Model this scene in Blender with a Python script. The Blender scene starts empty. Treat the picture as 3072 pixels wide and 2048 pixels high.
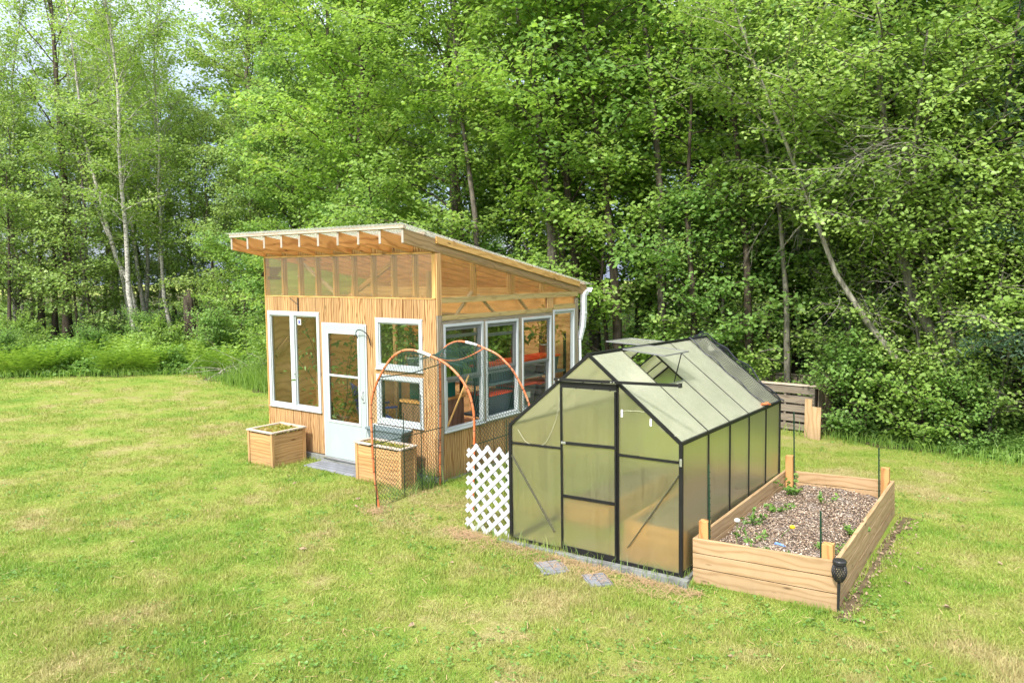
import bpy, math, random
import numpy as np
from mathutils import Vector, Matrix, Quaternion
R = math.radians
random.seed(5); RNG = np.random.default_rng(7)
sc = bpy.context.scene
COL = sc.collection

# ------------------------------------------------------------------ camera
CAM = np.array([6.7065, -7.5939, 2.8510]); YAW, PITCH, ROLL = 0.6236, -0.0895, -0.0069
cam = bpy.data.cameras.new('camera'); co = bpy.data.objects.new('camera', cam); COL.objects.link(co)
cam.sensor_width = 36; cam.lens = 2260.8/3072*36; cam.clip_end = 500; cam.clip_start = 0.05
_f = Vector((-math.sin(YAW)*math.cos(PITCH), math.cos(YAW)*math.cos(PITCH), math.sin(PITCH)))
_r = Vector((math.cos(YAW), math.sin(YAW), 0)); _u = _r.cross(_f)
_r2 = _r*math.cos(ROLL) + _u*math.sin(ROLL); _u2 = -_r*math.sin(ROLL) + _u*math.cos(ROLL)
M = Matrix((( _r2.x, _u2.x, -_f.x, CAM[0]), (_r2.y, _u2.y, -_f.y, CAM[1]), (_r2.z, _u2.z, -_f.z, CAM[2]), (0, 0, 0, 1)))
co.matrix_world = M
sc.camera = co

# ------------------------------------------------------------------ light
SUN_EL, SUN_DIR = R(48), Vector((0.08, -0.80, 0)).normalized()   # horizontal direction towards the sun
w = bpy.data.worlds.new('World'); sc.world = w; w.use_nodes = True
nt = w.node_tree; nt.nodes.clear()
out = nt.nodes.new('ShaderNodeOutputWorld'); bg = nt.nodes.new('ShaderNodeBackground'); sky = nt.nodes.new('ShaderNodeTexSky')
sky.sky_type = 'NISHITA'; sky.sun_disc = False; sky.sun_elevation = SUN_EL
sky.sun_rotation = math.atan2(SUN_DIR.x, SUN_DIR.y)
sky.air_density = 1.0; sky.dust_density = 2.2; sky.ozone_density = 1.0
# thin high cloud veil over the blue; unseen overhead part brightened as added fill light
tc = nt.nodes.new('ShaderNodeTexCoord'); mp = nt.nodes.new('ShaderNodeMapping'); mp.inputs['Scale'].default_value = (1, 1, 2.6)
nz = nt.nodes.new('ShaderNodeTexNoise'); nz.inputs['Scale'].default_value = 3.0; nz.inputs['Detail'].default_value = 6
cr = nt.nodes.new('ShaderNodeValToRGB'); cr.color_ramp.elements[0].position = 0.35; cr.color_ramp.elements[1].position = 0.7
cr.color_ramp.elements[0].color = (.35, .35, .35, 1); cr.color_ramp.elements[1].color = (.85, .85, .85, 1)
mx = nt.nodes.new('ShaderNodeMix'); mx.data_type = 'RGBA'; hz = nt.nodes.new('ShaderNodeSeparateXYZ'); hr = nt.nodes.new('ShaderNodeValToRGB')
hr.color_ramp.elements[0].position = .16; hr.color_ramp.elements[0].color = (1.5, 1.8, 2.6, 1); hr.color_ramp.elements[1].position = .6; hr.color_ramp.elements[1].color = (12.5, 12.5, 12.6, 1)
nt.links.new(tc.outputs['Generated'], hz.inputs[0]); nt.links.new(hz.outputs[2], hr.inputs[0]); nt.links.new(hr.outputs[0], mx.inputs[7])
L = nt.links.new
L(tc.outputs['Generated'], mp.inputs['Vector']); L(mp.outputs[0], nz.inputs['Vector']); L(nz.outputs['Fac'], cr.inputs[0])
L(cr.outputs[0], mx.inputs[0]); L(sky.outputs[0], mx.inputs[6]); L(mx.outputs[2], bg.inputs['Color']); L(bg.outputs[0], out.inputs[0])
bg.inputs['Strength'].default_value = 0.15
sun = bpy.data.lights.new('sun', 'SUN'); so = bpy.data.objects.new('sun', sun); COL.objects.link(so)
sun.energy = 2.9; sun.angle = R(7); sun.color = (1.0, 0.955, 0.87)
sd = SUN_DIR*math.cos(SUN_EL) + Vector((0, 0, math.sin(SUN_EL)))
so.rotation_euler = (-sd).to_track_quat('-Z', 'Y').to_euler(); so.location = (0, 0, 20)
sc.view_settings.view_transform = 'Standard'; sc.view_settings.look = 'None'; sc.view_settings.gamma = 1.0
sc.view_settings.exposure = 1.15
sc.render.engine = 'CYCLES'
sc.cycles.use_denoising = True
sc.cycles.max_bounces = 12; sc.cycles.transparent_max_bounces = 24; sc.cycles.diffuse_bounces = 8
sc.cycles.transmission_bounces = 6; sc.cycles.caustics_reflective = False; sc.cycles.sample_clamp_indirect = 6

# ------------------------------------------------------------------ material helpers
class NT:
    def __init__(s, name):
        s.m = bpy.data.materials.new(name); s.m.use_nodes = True; s.t = s.m.node_tree; s.t.nodes.clear()
        s.out = s.t.nodes.new('ShaderNodeOutputMaterial')
    def n(s, kind, **kw):
        o = s.t.nodes.new('ShaderNode'+kind)
        for k, v in kw.items():
            if k in o.inputs: o.inputs[k].default_value = v
            else: setattr(o, k, v)
        return o
    def l(s, a, b): s.t.links.new(a, b)
    def noise(s, vec, scale, detail=3, rough=.5, dist=0):
        o = s.n('TexNoise', Scale=scale, Detail=detail, Roughness=rough, Distortion=dist)
        if vec is not None: s.l(vec, o.inputs['Vector'])
        return o.outputs['Fac']
    def ramp(s, fac, stops):
        o = s.n('ValToRGB'); e = o.color_ramp.elements
        while len(e) < len(stops): e.new(.5)
        for i, (p, c) in enumerate(stops):
            e[i].position = p
            e[i].color = (c[0], c[1], c[2], 1) if isinstance(c, (tuple, list)) else (c, c, c, 1)
        s.l(fac, o.inputs[0]); return o.outputs[0]
    def mix(s, fac, a, b, mode='MIX'):
        o = s.n('Mix', data_type='RGBA', blend_type=mode)
        for idx, v in ((0, fac), (6, a), (7, b)):
            if hasattr(v, 'is_linked') or hasattr(v, 'links'): s.l(v, o.inputs[idx])
            elif idx == 0: o.inputs[0].default_value = v
            else: o.inputs[idx].default_value = (v[0], v[1], v[2], 1)
        return o.outputs[2]
    def math(s, op, a, b=None):
        o = s.n('Math', operation=op)
        for i, v in enumerate((a, b)):
            if v is None: continue
            if hasattr(v, 'links'): s.l(v, o.inputs[i])
            else: o.inputs[i].default_value = v
        return o.outputs[0]
    def scale(s, vec, sc_, loc=(0, 0, 0)):
        o = s.n('Mapping'); s.l(vec, o.inputs[0]); o.inputs['Scale'].default_value = sc_; o.inputs['Location'].default_value = loc
        return o.outputs[0]
    def princ(s, color, rough=.6, spec=.3, metal=0, bump=None, bs=.3, bd=.005, **kw):
        b = s.n('BsdfPrincipled'); b.inputs['Roughness'].default_value = rough if not hasattr(rough, 'links') else .5
        if hasattr(rough, 'links'): s.l(rough, b.inputs['Roughness'])
        b.inputs['Specular IOR Level'].default_value = spec; b.inputs['Metallic'].default_value = metal
        if hasattr(color, 'links'): s.l(color, b.inputs['Base Color'])
        else: b.inputs['Base Color'].default_value = (*color, 1)
        if bump is not None:
            bp = s.n('Bump', Strength=bs, Distance=bd); s.l(bump, bp.inputs['Height']); s.l(bp.outputs[0], b.inputs['Normal'])
        for k, v in kw.items(): b.inputs[k].default_value = v
        return b.outputs[0]
    def done(s, sh): s.l(sh, s.out.inputs[0]); return s.m

def simple(name, col, rough=.5, spec=.3, metal=0, var=.12, sc_=6.0, dirt=None, dirt_amt=.3):
    N = NT(name); g = N.n('NewGeometry').outputs['Position']
    f = N.noise(g, sc_, 5, .6)
    c = N.mix(f, [x*(1-var) for x in col], [min(1, x*(1+var)) for x in col])
    if dirt:
        d = N.ramp(N.noise(g, sc_*.4+1, 7, .7), [(.45, 0.0), (.75, 1.0)])
        c = N.mix(N.math('MULTIPLY', d, dirt_amt), c, dirt)
    return N.done(N.princ(c, rough, spec, metal, bump=f, bs=.08))

def wood(name, base, dark, light=None, gray=None, gray_amt=0.0, grain=1.0, knots=True, wild=1.0, contrast=1.0, rough=.65, mud=0):
    """uv.x runs along the grain in metres, uv.y across"""
    N = NT(name); uv = N.n('UVMap').outputs[0]
    dn = N.n('TexNoise', Scale=1.0, Detail=2.0); N.l(N.scale(uv, (1.6, 5*grain, 1)), dn.inputs['Vector'])
    sep = N.n('SeparateXYZ'); N.l(uv, sep.inputs[0])
    ph = N.math('ADD', N.math('MULTIPLY', sep.outputs[1], 90*grain), N.math('MULTIPLY', dn.outputs['Fac'], 26*wild))
    rings = N.math('ADD', N.math('MULTIPLY', N.math('SINE', ph), .5), .5)
    fine = N.noise(N.scale(uv, (4, 160*grain, 1)), 1.0, 4, .6)
    broad = N.noise(N.scale(uv, (.7, 3, 1)), 1.0, 2)
    g = N.math('ADD', N.math('MULTIPLY', N.math('POWER', rings, 2.5), .55*contrast), N.math('MULTIPLY', fine, .5))
    light = light or [min(1, x*1.18) for x in base]
    c = N.ramp(g, [(.12, light), (.42, base), (.95, dark)])
    c = N.mix(N.ramp(broad, [(.35, 0.0), (.7, .35)]), c, [x*.72 for x in base])
    if knots:
        v = N.n('TexVoronoi', Scale=1.0, Randomness=1.0); N.l(N.scale(uv, (2.3, 8.5, 1)), v.inputs['Vector'])
        c = N.mix(N.ramp(v.outputs['Distance'], [(.05, 1.0), (.13, 0.0)]), c, [x*.32 for x in dark])
    isl = N.n('NewGeometry').outputs['Random Per Island']
    c = N.mix(1.0, c, N.ramp(isl, [(.0, (.84, .80, .76)), (.5, (1, 1, 1)), (1.0, (1.12, 1.10, 1.06))]), 'MULTIPLY')
    if gray:
        gn = N.noise(N.scale(uv, (1.5, 9, 1)), 1.0, 6, .7)
        c = N.mix(N.math('MULTIPLY', N.ramp(gn, [(.3, 0.15), (.65, 1.0)]), gray_amt), c, gray)
    if mud:
        ps_ = N.n('NewGeometry').outputs['Position']; sz = N.n('SeparateXYZ'); N.l(ps_, sz.inputs[0])
        mm = N.math('ADD', N.math('MULTIPLY', N.noise(ps_, 7, 5, .7), .5), N.math('MULTIPLY', sz.outputs[2], -1.1))
        c = N.mix(N.ramp(mm, [(.0, 0.0), (.30, mud)]), c, (.20, .15, .09))
        c = N.mix(N.ramp(N.noise(N.scale(ps_, (3, 3, .5)), 1.0, 5, .6), [(.52, 0.0), (.75, .4)]), c, (.26, .17, .09))
    return N.done(N.princ(c, rough, .25, bump=g, bs=.35, bd=.002))

PINE_B, PINE_D = (.50, .31, .145), (.33, .165, .055)
M_SIDING = wood('siding_plywood', (.42, .255, .115), (.20, .085, .025), light=(.52, .35, .18), grain=1.8, knots=True, wild=.8, contrast=1.3, mud=.75)
M_SIDING_IN = wood('inner_plywood', (.72, .43, .19), (.55, .30, .12), grain=.5, wild=.8)
M_PINE = wood('pine_lumber', (.50, .30, .13), (.31, .15, .05), grain=1.4, wild=.6, mud=.5)
M_PINE_OR = wood('rafter_lumber', (.66, .33, .115), (.34, .12, .03), grain=.6, wild=1.3, contrast=.9)
M_RAKE = wood('rake_board', (.60, .36, .13), (.42, .22, .07), grain=.7)
M_BED = wood('bed_lumber', (.42, .285, .155), (.25, .15, .065), light=(.48, .34, .20), grain=1.0, wild=.75, contrast=.75, mud=.45)
M_BED_OR = wood('post_lumber', (.50, .28, .11), (.30, .13, .04), grain=.8)
M_EDGE = wood('edge_rafter', (.36, .22, .10), (.20, .11, .04), grain=.8, gray=(.30, .24, .15), gray_amt=.5)
M_BEAM = wood('treated_beam', (.42, .30, .12), (.26, .17, .06), grain=.8, gray=(.30, .27, .14), gray_amt=.4)
M_WEATH = wood('weathered_trim', (.30, .23, .15), (.13, .09, .055), grain=1.2, wild=1.3, gray=(.30, .28, .23), gray_amt=.75, contrast=1.3)
M_TAIL = wood('weathered_tail', (.36, .30, .23), (.22, .16, .10), grain=1, gray=(.38, .36, .33), gray_amt=.8)
M_PALE = wood('pale_trim', (.50, .40, .31), (.36, .26, .18), grain=.9, gray=(.48, .44, .41), gray_amt=.5)
M_PALLET = wood('pallet_wood', (.19, .15, .11), (.08, .055, .035), grain=1.1, gray=(.215, .19, .16), gray_amt=.8, contrast=1.2)
M_PALLET_D = wood('pallet_wood_brown', (.16, .11, .075), (.06, .04, .025), grain=1.1, gray=(.2, .18, .15), gray_amt=.5)
M_FLOOR = wood('deck_wood', (.24, .13, .08), (.12, .06, .035), grain=.7)
M_WHITE = simple('white_vinyl', (.46, .50, .52), .35, .4, var=.04, dirt=(.42, .40, .33), dirt_amt=.35)
M_DOOR = simple('door_paint', (.34, .40, .40), .4, .35, var=.03, sc_=2, dirt=(.5, .52, .46), dirt_amt=.25)
M_GRAYSASH = simple('grey_sash', (.17, .175, .175), .45, .35)
M_BLACK = simple('black_aluminium', (.011, .011, .012), .4, .3, dirt=(.06, .06, .055), dirt_amt=.15)
M_BLACKD = simple('black_plastic', (.02, .02, .022), .4, .4)
M_CORD = simple('old_cord', (.42, .42, .30), .7)
M_BRACE = simple('olive_brace', (.085, .085, .055), .5, .3)
M_STEEL = simple('bare_steel', (.55, .55, .55), .3, .5, .8)
M_GUTTER = simple('white_gutter', (.70, .74, .76), .4, .4, var=.05, dirt=(.4, .4, .34), dirt_amt=.35)
M_ORANGE = simple('orange_pipe', (.50, .135, .045), .45, .35, var=.2, sc_=10, dirt=(.7, .45, .3), dirt_amt=.5)
M_TAPE = simple('white_tape', (.72, .72, .76), .5)
M_NET = simple('green_netting', (.016, .055, .042), .5, .4)
M_NETB = simple('black_netting', (.020, .022, .032), .5, .4)
M_GSTAKE = simple('green_stake', (.012, .04, .022), .4, .4)
M_LATT = simple('white_lattice', (.43, .44, .47), .4, .35, var=.04, dirt=(.5, .5, .42), dirt_amt=.3)
M_CONC = simple('concrete', (.25, .26, .25), .85, .2, var=.3, sc_=9, dirt=(.08, .09, .06), dirt_amt=.8)
M_GWOOD = simple('painted_base', (.20, .21, .205), .8, .2, var=.3, sc_=14, dirt=(.06, .06, .05), dirt_amt=.9)
M_GTUB = simple('grey_tub', (.13, .17, .18), .5, .35, var=.15)
M_TERRA = simple('pot_grey', (.36, .38, .36), .6)
M_RED = simple('red_plastic', (.75, .065, .02), .4, .4)
M_TOTE = simple('dark_tote', (.07, .085, .10), .45, .35)
M_BLUE = simple('blue_canvas', (.04, .05, .30), .8, .2, sc_=20)
M_LABEL = simple('paper_label', (.65, .66, .62), .7)
M_GTARP = simple('green_fabric', (.02, .12, .10), .7, .2)

def paver_mat():
    N = NT('grey_paver'); g = N.n('TexCoord').outputs['Object']
    b = N.n('TexBrick', Scale=1.0); N.l(N.scale(g, (1, 1, 1)), b.inputs['Vector'])
    b.inputs['Color1'].default_value = (.13, .14, .16, 1); b.inputs['Color2'].default_value = (.20, .21, .24, 1); b.inputs['Mortar'].default_value = (.04, .042, .045, 1)
    b.inputs['Mortar Size'].default_value = .006; b.inputs['Brick Width'].default_value = .2; b.inputs['Row Height'].default_value = .1
    n = N.noise(g, 40, 5, .7)
    c = N.mix(N.ramp(n, [(.3, 0.0), (.8, .5)]), b.outputs[0], (.30, .31, .32))
    return N.done(N.princ(c, .85, .2, bump=n, bs=.4))
M_PAVER = paver_mat()

def glass_mat():
    N = NT('window_glass')
    t = N.n('BsdfTransparent'); t.inputs[0].default_value = (.90, .92, .88, 1)
    g = N.n('BsdfGlossy', Roughness=.03); g.inputs['Color'].default_value = (.9, .95, 1, 1)
    lw = N.n('LayerWeight', Blend=.5); fr = N.math('ADD', N.math('MULTIPLY', N.math('POWER', lw.outputs['Facing'], 4.0), .6), .035)
    m = N.n('MixShader'); N.l(fr, m.inputs[0]); N.l(t.outputs[0], m.inputs[1]); N.l(g.outputs[0], m.inputs[2])
    return N.done(m.outputs[0])
M_GLASS = glass_mat()

def poly_mat(name, tint, clear=.25, trans=.35, rough=.25, refr=.45, spec_r=.2, flute=(0, 0, 180), milky=(.7, .72, .66), ior=1.02, gl_amt=.6):
    """twin-wall polycarbonate: part clear, part blurring, part milky"""
    N = NT(name); g = N.n('TexCoord').outputs['Object']
    st = N.noise(g, 5, 6, .7)
    tr = N.n('BsdfTransparent'); tr.inputs[0].default_value = (*tint, 1)
    tl = N.n('BsdfTranslucent'); N.l(N.mix(st, [x*.85 for x in milky], milky), tl.inputs[0])
    df = N.n('BsdfDiffuse'); df.inputs[0].default_value = (*milky, 1)
    rf = N.n('BsdfRefraction', Roughness=rough, IOR=ior); rf.inputs[0].default_value = (*tint, 1)
    gl = N.n('BsdfGlossy', Roughness=spec_r); gl.inputs[0].default_value = (1, 1, 1, 1)
    bp = N.n('Bump', Strength=.5, Distance=.01); N.l(N.noise(N.scale(g, (22, 22, 1.2)), 1.0, 5, .6), bp.inputs['Height'])
    for q_ in (rf, gl): N.l(bp.outputs[0], q_.inputs['Normal'])
    m1 = N.n('MixShader'); m1.inputs[0].default_value = .5; N.l(tl.outputs[0], m1.inputs[1]); N.l(df.outputs[0], m1.inputs[2])
    m2 = N.n('MixShader'); m2.inputs[0].default_value = refr/(refr+clear); N.l(tr.outputs[0], m2.inputs[1]); N.l(rf.outputs[0], m2.inputs[2])
    rib = N.math('ADD', N.math('MULTIPLY', N.noise(N.scale(g, (75, 75, .8)), 1.0, 3, .6), 1.6), .2)
    m3 = N.n('MixShader'); N.l(N.math('MULTIPLY', N.math('MULTIPLY', N.math('ADD', st, .5), rib), trans), m3.inputs[0]); N.l(m2.outputs[0], m3.inputs[1]); N.l(m1.outputs[0], m3.inputs[2])
    lw = N.n('LayerWeight', Blend=.5)
    m4 = N.n('MixShader'); N.l(N.math('ADD', N.math('MULTIPLY', N.math('POWER', lw.outputs['Facing'], 3.0), gl_amt), gl_amt*.1), m4.inputs[0]); N.l(m3.outputs[0], m4.inputs[1]); N.l(gl.outputs[0], m4.inputs[2])
    return N.done(m4.outputs[0])
M_POLY = poly_mat('polycarbonate', (.98, .96, .87), clear=.22, trans=.12, rough=.28, refr=.68, milky=(.72, .74, .50), ior=1.11)
M_POLY_ROOF = poly_mat('polycarbonate_roof', (.92, .93, .86), clear=.35, trans=.50, rough=.3, refr=.25, milky=(.80, .81, .66))
M_POLY_SHED = poly_mat('shed_poly', (1.0, .95, .83), clear=.6, trans=.07, rough=.10, refr=.4, milky=(.95, .74, .44))
M_ROOFSHEET = poly_mat('roof_sheet', (.98, .98, .96), clear=.85, trans=.25, rough=.2, refr=.15, milky=(.82, .82, .78), gl_amt=.12)

def bark(name, a, b, birch=False, sc_=11):
    N = NT(name); g = N.n('TexCoord').outputs['Object']
    n = N.noise(N.scale(g, (sc_, sc_, sc_*.25 if not birch else sc_*2.4)), 1.0, 7, .75, .3)
    c = N.ramp(n, [(.38, a), (.60, b)]) if not birch else N.ramp(n, [(.40, (.05, .045, .04)), (.50, a), (.75, b)])
    return N.done(N.princ(c, .85, .15, bump=n, bs=.7, bd=.02))
M_BARK = bark('bark_grey', (.05, .042, .033), (.17, .15, .12))
M_BARKB = bark('bark_brown', (.03, .024, .018), (.10, .08, .06))
M_BARKG = bark('bark_light', (.045, .042, .032), (.25, .235, .19))
M_BARKP = bark('bark_pale', (.08, .075, .055), (.38, .36, .30))
M_BIRCH = bark('bark_birch', (.40, .38, .34), (.62, .60, .56), True)
M_DEAD = bark('dead_twig', (.20, .18, .15), (.42, .39, .34))
M_STRAW = simple('dry_straw', (.40, .27, .15), .8, .2, var=.35, sc_=30)
M_DRYLEAF = simple('dry_leaf', (.27, .20, .13), .7, .2, var=.4, sc_=25)

def leaf_mat(name, a, b, c3=None, trans=.45, patch=1.0, gloss=.38):
    N = NT(name); geo = N.n('NewGeometry')
    rnd = geo.outputs['Random Per Island']
    pn = N.noise(geo.outputs['Position'], .55*patch, 3)
    f = N.math('ADD', N.math('MULTIPLY', rnd, .55), N.math('MULTIPLY', N.ramp(pn, [(.35, 0.0), (.68, 1.0)]), .5))
    st = [(.05, a), (.75, b)] + ([(1.0, c3)] if c3 else [])
    c = N.mix(1.0, N.ramp(f, st), (1.0, 1.0, 1.6), 'MULTIPLY')
    p = N.princ(c, gloss, .35)
    tl = N.n('BsdfTranslucent'); N.l(N.mix(.5, c, N.mix(1.0, c, (1.35, 1.3, .6), 'MULTIPLY')), tl.inputs[0])
    m = N.n('MixShader'); m.inputs[0].default_value = trans; N.l(p, m.inputs[1]); N.l(tl.outputs[0], m.inputs[2])
    return N.done(m.outputs[0])
LM_MID = leaf_mat('leaf_mid', (.185, .300, .040), (.300, .46, .065), (.42, .53, .10), trans=.55)
LM_BRIGHT = leaf_mat('leaf_bright', (.18, .32, .034), (.31, .48, .055), (.50, .55, .11), trans=.5)
LM_DEEP = leaf_mat('leaf_deep', (.150, .275, .042), (.250, .42, .070), (.34, .48, .09), trans=.55)
LM_BIRCH = leaf_mat('leaf_birch', (.20, .31, .045), (.33, .48, .075), (.46, .56, .13), trans=.5)
LM_PALE = leaf_mat('leaf_pale', (.19, .31, .050), (.32, .45, .080), (.42, .51, .12), trans=.5)
LM_FERN = leaf_mat('leaf_fern', (.16, .30, .03), (.32, .47, .05), (.42, .54, .08))
LM_NEEDLE = leaf_mat('needle_dark', (.035, .085, .03), (.085, .15, .055), trans=.15)
LM_WEED = leaf_mat('leaf_weed', (.10, .20, .025), (.19, .34, .045), (.28, .42, .07), patch=3)
LM_HOUSE = leaf_mat('leaf_houseplant', (.07, .16, .02), (.20, .30, .05), (.34, .40, .08), patch=4)
LM_MOSS = leaf_mat('leaf_bed_litter', (.22, .25, .03), (.40, .36, .05), (.42, .20, .10), patch=8)

def lawn_color(N, pos, tip=None):
    big = N.noise(pos, .42, 4, .55); mid = N.noise(pos, 1.7, 5, .6); fin = N.noise(pos, 11, 4, .65)
    f = N.math('ADD', N.math('ADD', N.math('MULTIPLY', big, .62), N.math('MULTIPLY', mid, .45)), N.math('MULTIPLY', fin, .16))
    return N.ramp(f, [(.40, (.125, .255, .030)), (.52, (.205, .325, .045)), (.63, (.30, .355, .075)), (.76, (.42, .365, .165))])

def lawn_mats():
    N = NT('lawn_soil'); pos = N.n('NewGeometry').outputs['Position']
    c = lawn_color(N, pos)
    th = N.noise(pos, 60, 4, .7)
    c = N.mix(N.ramp(th, [(.35, .15), (.65, .75)]), N.mix(.55, c, (.10, .085, .03)), c)
    sl = N.noise(pos, 14, 6, .75)
    c = N.mix(N.ramp(sl, [(.60, 0.0), (.70, .5)]), c, (.33, .25, .14))
    a = N.done(N.princ(c, .9, .1, bump=N.noise(pos, 45, 6, .8), bs=.9, bd=.03))
    N = NT('lawn_blade'); geo = N.n('NewGeometry'); pos = geo.outputs['Position']
    c = lawn_color(N, pos); rnd = geo.outputs['Random Per Island']
    c = N.mix(N.ramp(rnd, [(.0, .65), (.35, 0.0), (.8, 0.0), (1.0, .6)]), c, N.mix(rnd, (.42, .33, .15), (.11, .27, .02)))
    p = N.princ(c, .5, .25); tl = N.n('BsdfTranslucent'); N.l(c, tl.inputs[0])
    m = N.n('MixShader'); m.inputs[0].default_value = .3; N.l(p, m.inputs[1]); N.l(tl.outputs[0], m.inputs[2])
    return a, N.done(m.outputs[0])
M_LAWN, M_BLADE = lawn_mats()
def floor_mat():
    N = NT('forest_floor'); pos = N.n('NewGeometry').outputs['Position']
    c = N.ramp(N.noise(pos, 2.2, 6, .7), [(.35, (.05, .09, .02)), (.55, (.11, .10, .045)), (.7, (.20, .13, .08))])
    return N.done(N.princ(c, .95, .1, bump=N.noise(pos, 12, 6, .8), bs=1, bd=.08))
M_FFLOOR = floor_mat()
def mulch_mat():
    N = NT('mulch'); g = N.n('TexCoord').outputs['Object']
    v = N.n('TexVoronoi', Scale=62.0, feature='F1'); N.l(g, v.inputs['Vector'])
    s = N.n('SeparateColor'); N.l(v.outputs['Color'], s.inputs[0])
    c = N.ramp(s.outputs[0], [(.0, (.05, .038, .03)), (.4, (.16, .12, .10)), (.72, (.32, .26, .21)), (1, (.52, .46, .40))])
    c = N.mix(N.ramp(N.noise(g, 3, 5), [(.4, .0), (.7, .6)]), c, N.mix(1.0, c, (.55, .45, .40), 'MULTIPLY'))
    return N.done(N.princ(c, .9, .1, bump=v.outputs['Distance'], bs=1, bd=.02))
M_MULCH = mulch_mat()
def mulch_chip():
    N = NT('mulch_chip'); r = N.n('NewGeometry').outputs['Random Per Island']
    return N.done(N.princ(N.ramp(r, [(.0, (.075, .048, .032)), (.35, (.21, .145, .10)), (.7, (.39, .29, .205)), (1, (.60, .51, .41))]), .85, .15))
M_CHIP = mulch_chip()
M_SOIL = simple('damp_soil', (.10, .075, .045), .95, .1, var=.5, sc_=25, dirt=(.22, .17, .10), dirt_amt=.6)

# ------------------------------------------------------------------ mesh helpers
class MB:
    def __init__(s): s.v = []; s.f = []; s.uv = []
    def add(s, vs, fs, uvs=None):
        b = len(s.v); s.v += [tuple(x) for x in vs]
        for i, f in enumerate(fs):
            s.f.append(tuple(b+k for k in f)); s.uv.append(uvs[i] if uvs else [(0, 0)]*len(f))
        return s
    def hexa(s, P, axis=0):
        """P: 8 corners, order x-,x+ fastest, then y, then z.  axis = grain axis"""
        P = [Vector(p) for p in P]
        fs = [(0, 2, 3, 1), (4, 5, 7, 6), (0, 1, 5, 4), (2, 6, 7, 3), (0, 4, 6, 2), (1, 3, 7, 5)]
        e = [(P[1]-P[0]), (P[2]-P[0]), (P[4]-P[0])]
        ln = [x.length or 1e-6 for x in e]; ou, ov = random.uniform(0, 40), random.uniform(0, 40)
        def loc(i): return [(i & 1)*ln[0], ((i >> 1) & 1)*ln[1], ((i >> 2) & 1)*ln[2]]
        oth = [a for a in (0, 1, 2) if a != axis]
        uvs = []
        for f in fs:
            q = []
            for i in f:
                l = loc(i); q.append((ou+l[axis], ov+l[oth[0]]+l[oth[1]]))
            uvs.append(q)
        s.add(P, fs, uvs)
    def box(s, x0, x1, y0, y1, z0, z1, axis=None):
        d = (abs(x1-x0), abs(y1-y0), abs(z1-z0))
        if axis is None: axis = d.index(max(d))
        s.hexa([(x, y, z) for z in (z0, z1) for y in (y0, y1) for x in (x0, x1)], axis); return s
    def beam(s, p0, p1, w_, h_, up=(0, 0, 1)):
        p0, p1 = Vector(p0), Vector(p1); d = (p1-p0).normalized(); up = Vector(up)
        sd_ = d.cross(up)
        if sd_.length < 1e-4: sd_ = d.cross(Vector((1, 0, 0)))
        sd_.normalize(); u = sd_.cross(d)
        P = []
        for zz in (-.5, .5):
            for yy in (-.5, .5):
                for p in (p0, p1): P.append(p + sd_*(yy*w_) + u*(zz*h_))
        s.hexa(P, 0); return s
    def tube(s, pts, rad, n=8, caps=True):
        pts = [Vector(p) for p in pts]
        if not hasattr(rad, '__len__'): rad = [rad]*len(pts)
        b = len(s.v); prev = None; acc = 0
        ref = Vector((0, 0, 1))
        d0 = (pts[1]-pts[0]).normalized()
        if abs(d0.dot(ref)) > .9: ref = Vector((1, 0, 0))
        a = d0.cross(ref).normalized()
        for i, p in enumerate(pts):
            d = (pts[min(i+1, len(pts)-1)]-pts[max(i-1, 0)]).normalized()
            a = (a - d*a.dot(d)).normalized(); c = d.cross(a)
            for k in range(n):
                t = 2*math.pi*k/n; s.v.append(tuple(p + (a*math.cos(t)+c*math.sin(t))*rad[i]))
        for i in range(len(pts)-1):
            l = (pts[i+1]-pts[i]).length
            for k in range(n):
                k2 = (k+1) % n
                s.f.append((b+i*n+k, b+i*n+k2, b+(i+1)*n+k2, b+(i+1)*n+k)); s.uv.append([(acc, k/n*.1), (acc, (k+1)/n*.1), (acc+l, (k+1)/n*.1), (acc+l, k/n*.1)])
            acc += l
        if caps:
            s.f.append(tuple(b+k for k in reversed(range(n)))); s.uv.append([(0, 0)]*n)
            e = b+(len(pts)-1)*n; s.f.append(tuple(e+k for k in range(n))); s.uv.append([(0, 0)]*n)
        return s
    def lathe(s, c, prof, n=20, caps=True):
        """prof: (r, z) list from bottom up"""
        b = len(s.v)
        for r_, z in prof:
            for k in range(n):
                t = 2*math.pi*k/n; s.v.append((c[0]+r_*math.cos(t), c[1]+r_*math.sin(t), c[2]+z))
        for i in range(len(prof)-1):
            for k in range(n):
                k2 = (k+1) % n; s.f.append((b+i*n+k, b+i*n+k2, b+(i+1)*n+k2, b+(i+1)*n+k)); s.uv.append([(0, 0)]*4)
        if caps:
            s.f.append(tuple(b+k for k in reversed(range(n)))); s.uv.append([(0, 0)]*n)
            e = b+(len(prof)-1)*n; s.f.append(tuple(e+k for k in range(n))); s.uv.append([(0, 0)]*n)
        return s
    def build(s, name, mat, parent=None, bevel=0, smooth=False):
        me = bpy.data.meshes.new(name); me.from_pydata(s.v, [], s.f)
        ul = me.uv_layers.new(name='UVMap')
        ul.data.foreach_set('uv', np.array([c for q in s.uv for c in q], dtype=np.float32).ravel())
        me.materials.append(mat)
        if smooth: me.polygons.foreach_set('use_smooth', [True]*len(me.polygons))
        me.update(); o = bpy.data.objects.new(name, me); COL.objects.link(o)
        if parent is not None: o.parent = parent
        if bevel:
            m = o.modifiers.new('b', 'BEVEL'); m.width = bevel; m.segments = 2; m.limit_method = 'ANGLE'; m.angle_limit = R(50)
        return o
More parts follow.
